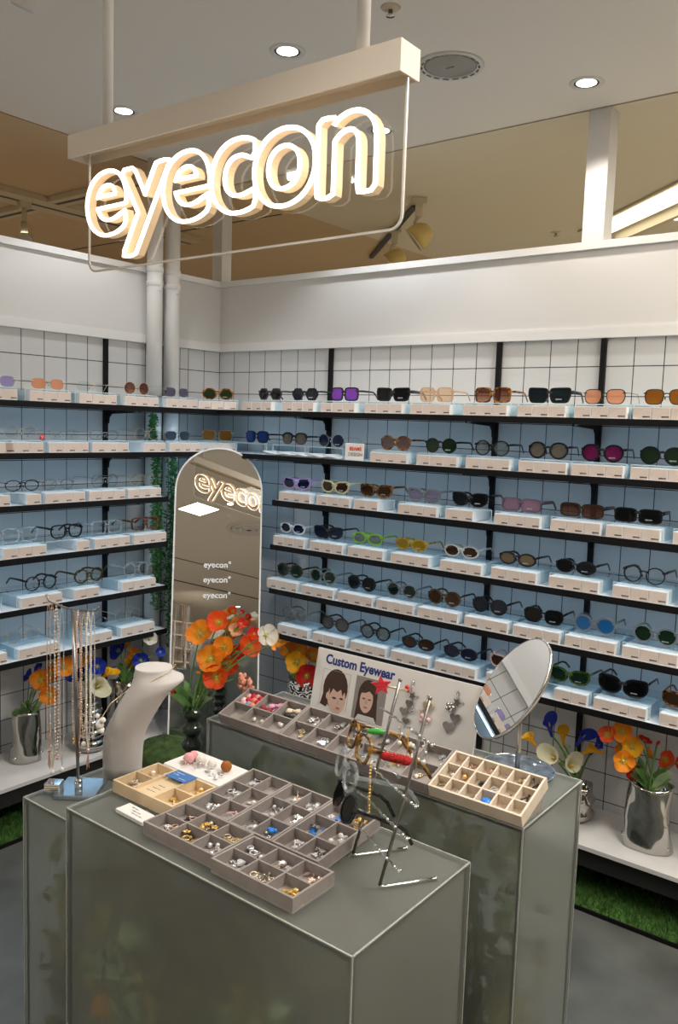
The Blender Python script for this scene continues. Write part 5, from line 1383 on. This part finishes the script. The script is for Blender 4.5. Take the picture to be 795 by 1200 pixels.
def spathe_mesh():
    m=MB(); v=[];f=[]; NU,NV=18,9
    for j in range(NV):
        q=j/(NV-1)
        for i in range(NU):
            s=i/(NU-1); a=-PI*.98+2*PI*.98*s+ .25*q
            tip=math.cos(a); rr=.09+.20*q+.42*q**4*(.55+.6*max(0,tip))
            z=1.5*q-.30*q**5*(1-max(0,tip))+ .25*q**5*max(0,tip)
            v.append((rr*math.cos(a)+.12*q*q,rr*math.sin(a),z-.8))
    for j in range(NV-1):
        for i in range(NU-1): k=j*NU+i; f.append((k,k+1,k+NU+1,k+NU))
    m.add(v,f,0,True); return m.data('spathe',['petal_cream'])
SPA=spathe_mesh(); SPX=MB().tube([(.05,0,-.5),(.07,0,.1),(.08,0,.45)],[.05,.06,.02],8).data('spadix',['spadix'])
def bud_mesh():
    m=MB()
    for p in range(4):
        a=2*PI*p/4; m.ball((.2*math.cos(a),.2*math.sin(a),0),.5,8,sc=(.8,.8,1.7))
    return m.data('bud_petals',['petal_red'])
BUD=bud_mesh()
def slot(o,mt):
    o.material_slots[0].link='OBJECT'; o.material_slots[0].material=MATS[mt]
def leaf_obj(parent,p0,p1,wd,mt='leaf'):
    p0,p1=Vector(p0),Vector(p1); d=p1-p0; s=d.cross(w).normalized()*wd; mid=p0+d*.45+UZ*.012
    a=p0+d*.25+UZ*.006; b=p0+d*.72+UZ*.010
    m=MB().add([p0,a+s*.8,mid+s,b+s*.75,p1,b-s*.75,mid-s,a-s*.8,a,mid+w*.004,b],[(0,8,1),(8,9,2,1),(9,10,3,2),(10,4,3),(0,7,8),(7,6,9,8),(6,5,10,9),(5,4,10)],0,True)
    return obj('leaf',m,mt,parent)
NAME={'poppy':'poppy','calla':'calla_lily','tulip':'flower_bud'}; SAY={'poppy':'poppy','calla':'calla lily','tulip':'flower bud'}
CN={'orange':'orange','redorange':'red-orange','red':'red','yellow':'yellow','white':'white','blue':'blue','orangewhite':'pale orange','orangered':'red-edged orange','cream':'cream'}
BW={'A':'chrome vase at far left','B':'ribbed chrome vase behind necklaces','C':'folded chrome vase behind bust','D':'tall glass vase','E':'striped vase behind poster','F':'bubbly vase beside rear plinth','G':'chrome vase at right'}
VB={'A':(.125,-1.115),'B':(.21,-.885),'C':(.195,-.705),'D':(1.405,-1.425),'E':(.735,-.175),'F':(1.955,-.125),'G':(2.205,-.165)}
VT={'A':.378,'B':.383,'C':.428,'D':.79,'E':.428,'F':.308,'G':.398}
rf=random.Random(5); USED={}
def where(o,cands):
    return cands
for key,(mouth,heads) in DATA['BOU'].items():
    mo=Vector((VB[key][0],VB[key][1],VT[key]-.01))
    cen=sum((Vector(h[0]) for h in heads),Vector())/len(heads)
    # name each head by its place among its own colour in the vase, seen from the front
    def px(P): d=Vector(P)-Vector((2.9683,-2.8540,1.5236)); return d.dot(r)/d.dot(w),d.dot(u)/d.dot(w)
    bycol={}
    for i,h in enumerate(heads): bycol.setdefault((h[2],h[3]),[]).append(i)
    lab={}
    for (kd,c),ids in bycol.items():
        ids=sorted(ids,key=lambda i:px(heads[i][0])[0]); n=len(ids)
        for k,i in enumerate(ids):
            pos='' if n==1 else {2:['left','right'],3:['left','middle','right'],4:['leftmost','inner left','inner right','rightmost'],5:['leftmost','second from left','middle','second from right','rightmost']}.get(n,['leftmost','second from left','third from left','third from right','second from right','rightmost'])[min(k,5)]
            lab[i]=(('the only ' if False else '')+(pos+' ' if pos else '')+CN[c]+' '+SAY[kd]+(' of the '+{2:'two',3:'three',4:'four',5:'five'}.get(n,'six') if n>1 else '')+' in the '+BW[key])
    for i,(P_,dia,kind,col) in enumerate(heads):
        P_=Vector(P_); out=(P_-cen); out=out/max(out.length,1e-4)
        t=thing(NAME[kind],lab[i],'flower',P_,0,'flowers in the '+BW[key])
        if kind=='poppy':
            d=(-w*1.0+out*.5+UZ*.35+Vector((rf.uniform(-.3,.3),rf.uniform(-.3,.3),rf.uniform(-.2,.2)))).normalized()
            if dia<.045 and rf.random()<.4: d=(out+UZ*.5-w*.2).normalized()
            sc=dia/2*(1.18 if key=='D' else 1.3); Mq=aim(d,(0,0,0),rf.uniform(0,6))@Matrix.Scale(sc,4)
            o=put('petals',PET[i%3],t); o.matrix_basis=Mq@Matrix.Translation((0,0,-.2)); slot(o,'petal_'+col)
            o=put('flower_centre',HEART,t); o.matrix_basis=Mq@Matrix.Translation((0,0,-.2))
            back=-d*sc*.2
        elif kind=='calla':
            d=(out*.7+UZ*.8-w*.25).normalized(); sc=dia/2*(1.9 if col=='cream' else 1.55); Mq=aim(d,(0,0,0),rf.uniform(0,6))@Matrix.Scale(sc,4)
            o=put('spathe',SPA,t); o.matrix_basis=Mq; slot(o,'petal_'+col)
            o=put('spadix',SPX,t); o.matrix_basis=Mq; back=-d*sc*.75
        else:
            d=(out*.6+UZ*.7).normalized() if key!='D' or col!='red' else Vector((-.2,-.2,-.9)).normalized()
            sc=dia/2; Mq=aim(d)@Matrix.Scale(sc*.85,4); o=put('bud_petals',BUD,t); o.matrix_basis=Mq; slot(o,'petal_'+col); back=-d*sc*.6
        # stem from the vase mouth
        a=P_+back; b=mo+Vector((rf.uniform(-.012,.012),rf.uniform(-.012,.012),-.05)); c=mo+Vector((rf.uniform(-.015,.015),rf.uniform(-.015,.015),.0)); hgt=max(.02,(a-c).length)
        ctrl=(a+c)/2+UZ*hgt*.22+(a-c)*.05
        if (a-c).z<-.0: ctrl=(a+c)/2+UZ*.05
        pts=[b]+[c*(1-q)**2+ctrl*2*q*(1-q)+a*q*q for q in [k/8 for k in range(9)]]
        obj('stem',MB().tube([p-P_ for p in pts],.0021 if kind=='poppy' else .0035,6),'stem',t)
        nl={'A':4,'D':6,'G':4,'E':3,'C':3}.get(key,1)
        if i<nl*2 and key in('A','D','G','E','C'):
            an=rf.uniform(0,2*PI); L_=.085 if key in('A','G','D') else .06
            q=c-P_; leaf_obj(t,q-UZ*.01,q+Vector((math.cos(an)*L_*.8,math.sin(an)*L_*.8,rf.uniform(.0,.085))),.010 if key=='D' else .014,'leaf_pale' if rf.random()<.5 else 'leaf')
t=thing('feather_spray','coral feathery spray hanging right of the big poppies','flower',(1.528,-1.350,.825))
m=MB()
for k in range(70):
    q=rf.random(); m.ball((-.02+.05*q+rf.gauss(0,.007),.015*q+rf.gauss(0,.007),.045-.085*q+rf.gauss(0,.007)),rf.uniform(.005,.009),6,rnd=.6)
obj('plume',m,'feather',t); obj('stem',MB().tube([(-.02,0,.045),(-.07,-.03,.02),(-.122,-.075,-.08)],.0018,6),'stem',t)

# small flowers behind the poster on the ledge, seen under the lowest shelf
for (x,col,lab,zh) in ((1.02,'blue','blue poppy just above the poster heading, behind it',.50),(1.27,'blue','blue poppy over the poster, left of round mirror',.49),(1.63,'red','red-orange poppy over the poster near round mirror',.51)):
    P_=Vector((x,-.18,zh)); t=thing('poppy',lab,'flower',P_,0,'poppies behind the poster')
    d=(-w+UZ*.5).normalized(); o=put('petals',PET[0],t); o.matrix_basis=aim(d)@Matrix.Scale(.034,4); slot(o,'petal_'+col)
    o=put('flower_centre',HEART,t); o.matrix_basis=aim(d)@Matrix.Scale(.034,4)
    obj('stem',MB().tube([(0,0,0),(.005,.004,-.10),(0,0,-(zh-.19))],.0022,6),'stem',t)
    tt=thing('bud_vase','small chrome bud vase behind the poster, %s'%{1.02:'leftmost of three',1.27:'middle of three',1.63:'rightmost of three'}[x],'vase',(x,-.18,.183),0,'bud vases behind the poster')
    obj('vase_body',MB().lathe([(.001,0),(.03,0),(.035,.03),(.02,.09),(.012,.13),(.014,.15),(.011,.149),(.008,.1),(.001,.02)],24),'chrome_vase',tt)
# ---------------------------------------------------------------- ceiling fixtures and lamps
def lamp(kind,name,parent,loc,energy,color,size=.1,spot=None,rot=(0,0,0),blend=.5):
    L=bpy.data.lights.new(name,kind); L.energy=energy; L.color=color
    if kind=='AREA': L.shape='DISK'; L.size=size
    else: L.shadow_soft_size=size
    if spot: L.spot_size=spot; L.spot_blend=blend
    o=bpy.data.objects.new(name,L); COL.objects.link(o); o.location=loc; o.rotation_euler=rot
    if parent: o.parent=parent
    return o
def downlight(label,x,y,e,col=(1,.93,.84),rad=.052,spot=2.0):
    t=thing('downlight',label,'ceiling light',(x,y,CZ),0,'round ceiling downlights')
    obj('trim_ring',MB().lathe([(rad*.74,-.001),(rad,-.004),(rad*1.05,-.0005),(rad*1.05,0),(rad*.74,0)],32,caps=False),'lamp_white',t)
    obj('baffle',MB().lathe([(rad*.75,-.002),(rad*.62,.0),(rad*.55,-.0005)],28,caps=False),'lamp_dark',t)
    g=obj('glowing_lens',MB().lathe([(.001,-.0012),(rad*.6,-.0012)],24),'spot_face',t); g['label']='glowing round lens'
    lamp('SPOT','lamp',t,(0,0,-.02),e,col,.03,spot)
downlight('round recessed downlight above the neon sign bar',1.22,-.919,34)
downlight('bright round downlight beside the left sign rod',.40,-.882,15,(.95,.97,1.0))
downlight('round recessed downlight left of the white column',1.866,-.225,20)
downlight('round downlight seen through the sign panel',1.072,-.221,22,(.95,.97,1.0))
downlight('round downlight behind the sign, seen in mirror top',2.293,-2.418,18)
downlight('round downlight right of mirror top reflection',2.572,-2.0,14)
downlight('small round downlight in the mirror behind the letters',3.289,-3.39,20)
downlight('far downlight reflected above the big poppies',6.6,-6.7,20)
downlight('round downlight low at right beyond the wall',1.62,1.62,10,(1,.93,.7))
# ceiling speaker
t=thing('ceiling_speaker','round grey ceiling speaker right of the sign bar','speaker',(1.572,-.568,CZ)); t.scale=(1.12,1.12,1.12)
obj('rim',MB().lathe([(.072,-.002),(.088,-.006),(.092,0),(.072,0)],40,caps=False),'lamp_white',t); obj('grille',MB().lathe([(.001,-.0035),(.066,-.003),(.072,-.001)],40),'speaker_grille',t)
m=MB()
for k in range(18):
    a0,a1=2*PI*(k+.15)/18,2*PI*(k+.8)/18
    m.add([(.076*math.cos(a0),.076*math.sin(a0),-.0048),(.076*math.cos(a1),.076*math.sin(a1),-.0048),(.081*math.cos(a1),.081*math.sin(a1),-.0056),(.081*math.cos(a0),.081*math.sin(a0),-.0056)],[(0,1,2,3)])
obj('slot_ring',m,'lamp_dark',t); obj('badge',MB().box(-.012,.012,-.003,.003,-.005,-.0034),'chrome',t)
def sprinkler(label,x,y):
    t=thing('sprinkler_head',label,'sprinkler',(x,y,CZ),0,'ceiling sprinklers')
    obj('flange',MB().lathe([(.001,-.006),(.022,-.004),(.027,0)],24),'lamp_cream',t); obj('nozzle',MB().lathe([(.006,-.006),(.006,-.018),(.012,-.020),(.012,-.022),(.001,-.022)],14),'steel',t)
sprinkler('small ceiling sprinkler above the round speaker',1.621,-.962); sprinkler('small ceiling sprinkler beyond the right wall',.975,1.604)
# ceiling panel seen in the mirror and its neighbours
for k,(x,y,lab) in enumerate(((3.18,-3.72,'square glowing ceiling panel reflected in the arched mirror'),)):
    t=thing('ceiling_panel',lab,'ceiling light',(x,y,CZ))
    obj('panel_frame',MB().box(-.15,.15,-.15,.15,-.006,-.001),'lamp_white',t); o=obj('diffuser',MB().box(-.138,.138,-.138,.138,-.0075,-.006),'panel_light',t)
# ceiling air diffuser seen in the mirror
t=thing('air_diffuser','round ringed ceiling air vent reflected in the arched mirror','vent',(3.95,-3.80,CZ))
m=MB()
for k in range(4):
    R0=.24-.055*k; m.lathe([(R0,-.001),(R0-.008,-.018-.006*k),(R0-.045,-.012-.006*k),(R0-.050,-.002)],40,caps=False)
obj('vent_rings',m,'lamp_white',t); obj('vent_backing',MB().lathe([(.001,-.0015),(.238,-.0015)],40),'lamp_dark',t); obj('vent_core',MB().lathe([(.001,-.03),(.03,-.028),(.04,-.004)],24),'lamp_dark',t)
# room light: ceiling panels; the fill panels are unseen and added for brightness
def panel(label,x,y,e,sx=1.2,sy=.3,col=(1,.93,.84)):
    t=thing('ceiling_panel',label,'ceiling light',(x,y,CZ))
    obj('panel_frame',MB().box(-sx/2-.02,sx/2+.02,-sy/2-.02,sy/2+.02,-.010,-.001),'lamp_white',t)
    L=bpy.data.lights.new('lamp','AREA'); L.shape='RECTANGLE'; L.size=sx; L.size_y=sy; L.energy=e; L.color=col
    o=bpy.data.objects.new('lamp',L); COL.objects.link(o); o.parent=t; o.location=(0,0,-.02)
    obj('diffuser',MB().box(-sx/2,sx/2,-sy/2,sy/2,-.0125,-.010),'led_warm',t)
panel('added unseen fill light panel over the aisle right of the shop',5.6,-1.6,16,.4,1.6)  # added out of view to brighten the shop; no known lamp there
panel('square ceiling light panel reflected in the sign acrylic',.53,-3.63,22,.27,.27)
panel('added unseen fill light panel near the right wall, outside the shop',3.25,-.95,40,.4,1.3)  # unseen extra light, placed close to brighten the walls from above
panel('added unseen fill light panel far behind the camera',1.2,-7.2,32,2.0,.4)  # extra light out of view, added to raise the room's brightness
panel('warm ceiling panel beyond the left wall',-3.2,-1.8,26,.8,.5,(1,.72,.42))
panel('warm ceiling panel beyond the right wall',3.2,3.0,105,1.6,.5,(1,.92,.70))
# linear cove light beyond the right wall
a=Vector((2.5,.47,0)); b=Vector((1.17,1.71,0)); d=(b-a); L_=d.length; an=math.atan2(d.y,d.x)
t=thing('linear_ceiling_light','long slanting strip light beyond the right wall','ceiling light',((a.x+b.x)/2,(a.y+b.y)/2,CZ),an)
obj('housing',MB().box(-L_/2,L_/2,-.135,-.105,-.05,-.001).box(-L_/2,L_/2,.105,.115,-.012,-.001),'lamp_cream',t)
o=obj('glowing_strip',MB().box(-L_/2,L_/2,-.07,.07,-.006,-.002),'slot_light',t)
# tracks with spotlights
t=thing('lighting_track','cream lighting track crossing the left ceiling','track',(-1.0,-.5,CZ))
obj('track_rail',MB().box(-.10,.10,-3,1.2,-.03,-.001),'lamp_cream',t)
obj('track_slot',MB().box(-.012,.012,-3,1.2,-.031,-.0295),'lamp_dark',t)
t=thing('lighting_track','second cream lighting track meeting the first over the left','track',(-2.4,-.30,CZ))
obj('track_rail',MB().box(-3.5,2.2,-.05,.05,-.028,-.001),'lamp_cream',t)
obj('track_slot',MB().box(-3.5,2.2,-.012,.012,-.029,-.0275),'lamp_dark',t)
def spot(label,x,y,z,M,shell,group,e,col=(1,.75,.45)):
    t=thing('track_spotlight',label,'spotlight',(x,y,z),0,group)
    obj('adapter',MB().box(-.018,.018,-.03,.03,-.03,0),'lamp_cream',t)
    obj('arm',MB().lathe([(.012,-.10),(.012,-.03)],14),'lamp_cream',t)
    return t
def bulb_spot(label,x,y,z):
    t=spot(label,x,y,z,None,None,'small spotlights over the left',8)
    obj('socket',MB().lathe([(.016,-.16),(.02,-.13),(.018,-.10)],16),'lamp_cream',t)
    obj('reflector',MB().lathe([(.02,-.155),(.045,-.20),(.047,-.205),(.042,-.203)],24,caps=False),'lamp_white',t)
    o=obj('glowing_lens',MB().lathe([(.001,-.202),(.042,-.202)],24),'spot_face',t); o['label']='glowing bulb face'
    lamp('SPOT','lamp',t,(0,0,-.22),14,(1,.70,.40),.03,2.4)
bulb_spot('glowing small spotlight hanging from the left track, upper',-1.0,-.42,CZ-.03); bulb_spot('glowing small spotlight hanging from the left track, lower',-1.62,-.02,CZ-.03)
t=thing('lighting_track','thin dark lighting track beyond the right wall','track',(.16,1.17,CZ),math.atan2(.703-1.631,.631+.306))
obj('track_rail',MB().box(-.66,.66,-.012,.012,-.02,-.001),'lamp_dark',t)
def shell_spot(label,x,y,z,an):
    t=thing('track_spotlight',label,'spotlight',(x,y,z),an,'shell spotlights beyond the right wall')
    obj('adapter',MB().box(-.02,.02,-.035,.035,.0,.028).box(-.016,.016,-.016,.016,-.06,0),'lamp_cream',t)
    obj('arm',MB().tube([(0,0,-.06),(.0,-.018,-.085),(.0,-.012,-.13)],.009,10),'lamp_cream',t)
    # domed head opening sideways and down, dark louvres in its mouth
    Ri=Matrix.Rotation(-an,4,'Z'); dm=aim(-r*.80-u*.62+w*.18)
    K=Ri@Matrix.Translation((0,0,-.155)+Vector((0,0,0)))@dm if False else Matrix.Translation((0,0,-.155))@Ri@dm
    obj('shell',MB().lathe([(.001,-.075),(.030,-.068),(.050,-.045),(.060,-.012),(.063,.02),(.059,.02),(.055,-.01),(.045,-.04),(.001,-.06)],28,M=K),'lamp_yellow',t)
    obj('lamp_rim',MB().lathe([(.063,.020),(.066,.024),(.060,.026),(.058,.020)],28,M=K,caps=False),'lamp_cream',t)
    m=MB()
    for k in range(5): m.box(-.05+.022*k,-.047+.022*k,-.035,.035,-.02,.018,M=K)
    obj('louvre',m,'lamp_dark',t)
shell_spot('yellow shell-shaped track spotlight beyond the right wall, upper',.70,.63,CZ-.03,-.9)
shell_spot('yellow shell-shaped track spotlight beyond the right wall, lower',.26,1.07,CZ-.03,-.9)
# white cylinder lamp at the top left corner
t=thing('cylinder_spotlight','white cylinder spotlight hanging at the top left corner','spotlight',(1.03,-1.66,2.515))
M=Matrix.Rotation(.5,4,'Y')
obj('lamp_body',MB().lathe([(.001,.06),(.028,.055),(.030,-.01),(.028,-.016),(.026,-.010),(.026,.02),(.001,.02)],24,M=M),'lamp_white',t)
obj('arm',MB().tube([(.01,0,.06),(.0,0,.09),(0,0,.104)],.007,10),'lamp_white',t)

# pale lattice shelving of the shop behind, seen in the arched mirror
t=thing('lattice_shelving','tall pale lattice shelving far behind, reflected in arched mirror','shelving',(5.75,-7.1,0),.1)
obj('back_panel',MB().box(-.62,.62,-.30,-.28,.0,2.35),'white_paint',t)
m=MB()
for k in range(7): x=-.62+1.24*k/6; m.box(x-.012,x+.012,-.28,.0,0.001,2.35)
obj('uprights',m,'white_trim',t)
m=MB()
for k in range(13): z=.05+.19*k; m.box(-.61,.61,-.279,-.001,z,z+.02)
obj('shelf_boards',m,'wood_cream',t)
lamp('SPOT','lamp',t,(0,1.2,2.4),30,(1,.88,.70),.08,2.2,(-1.0,0,0))
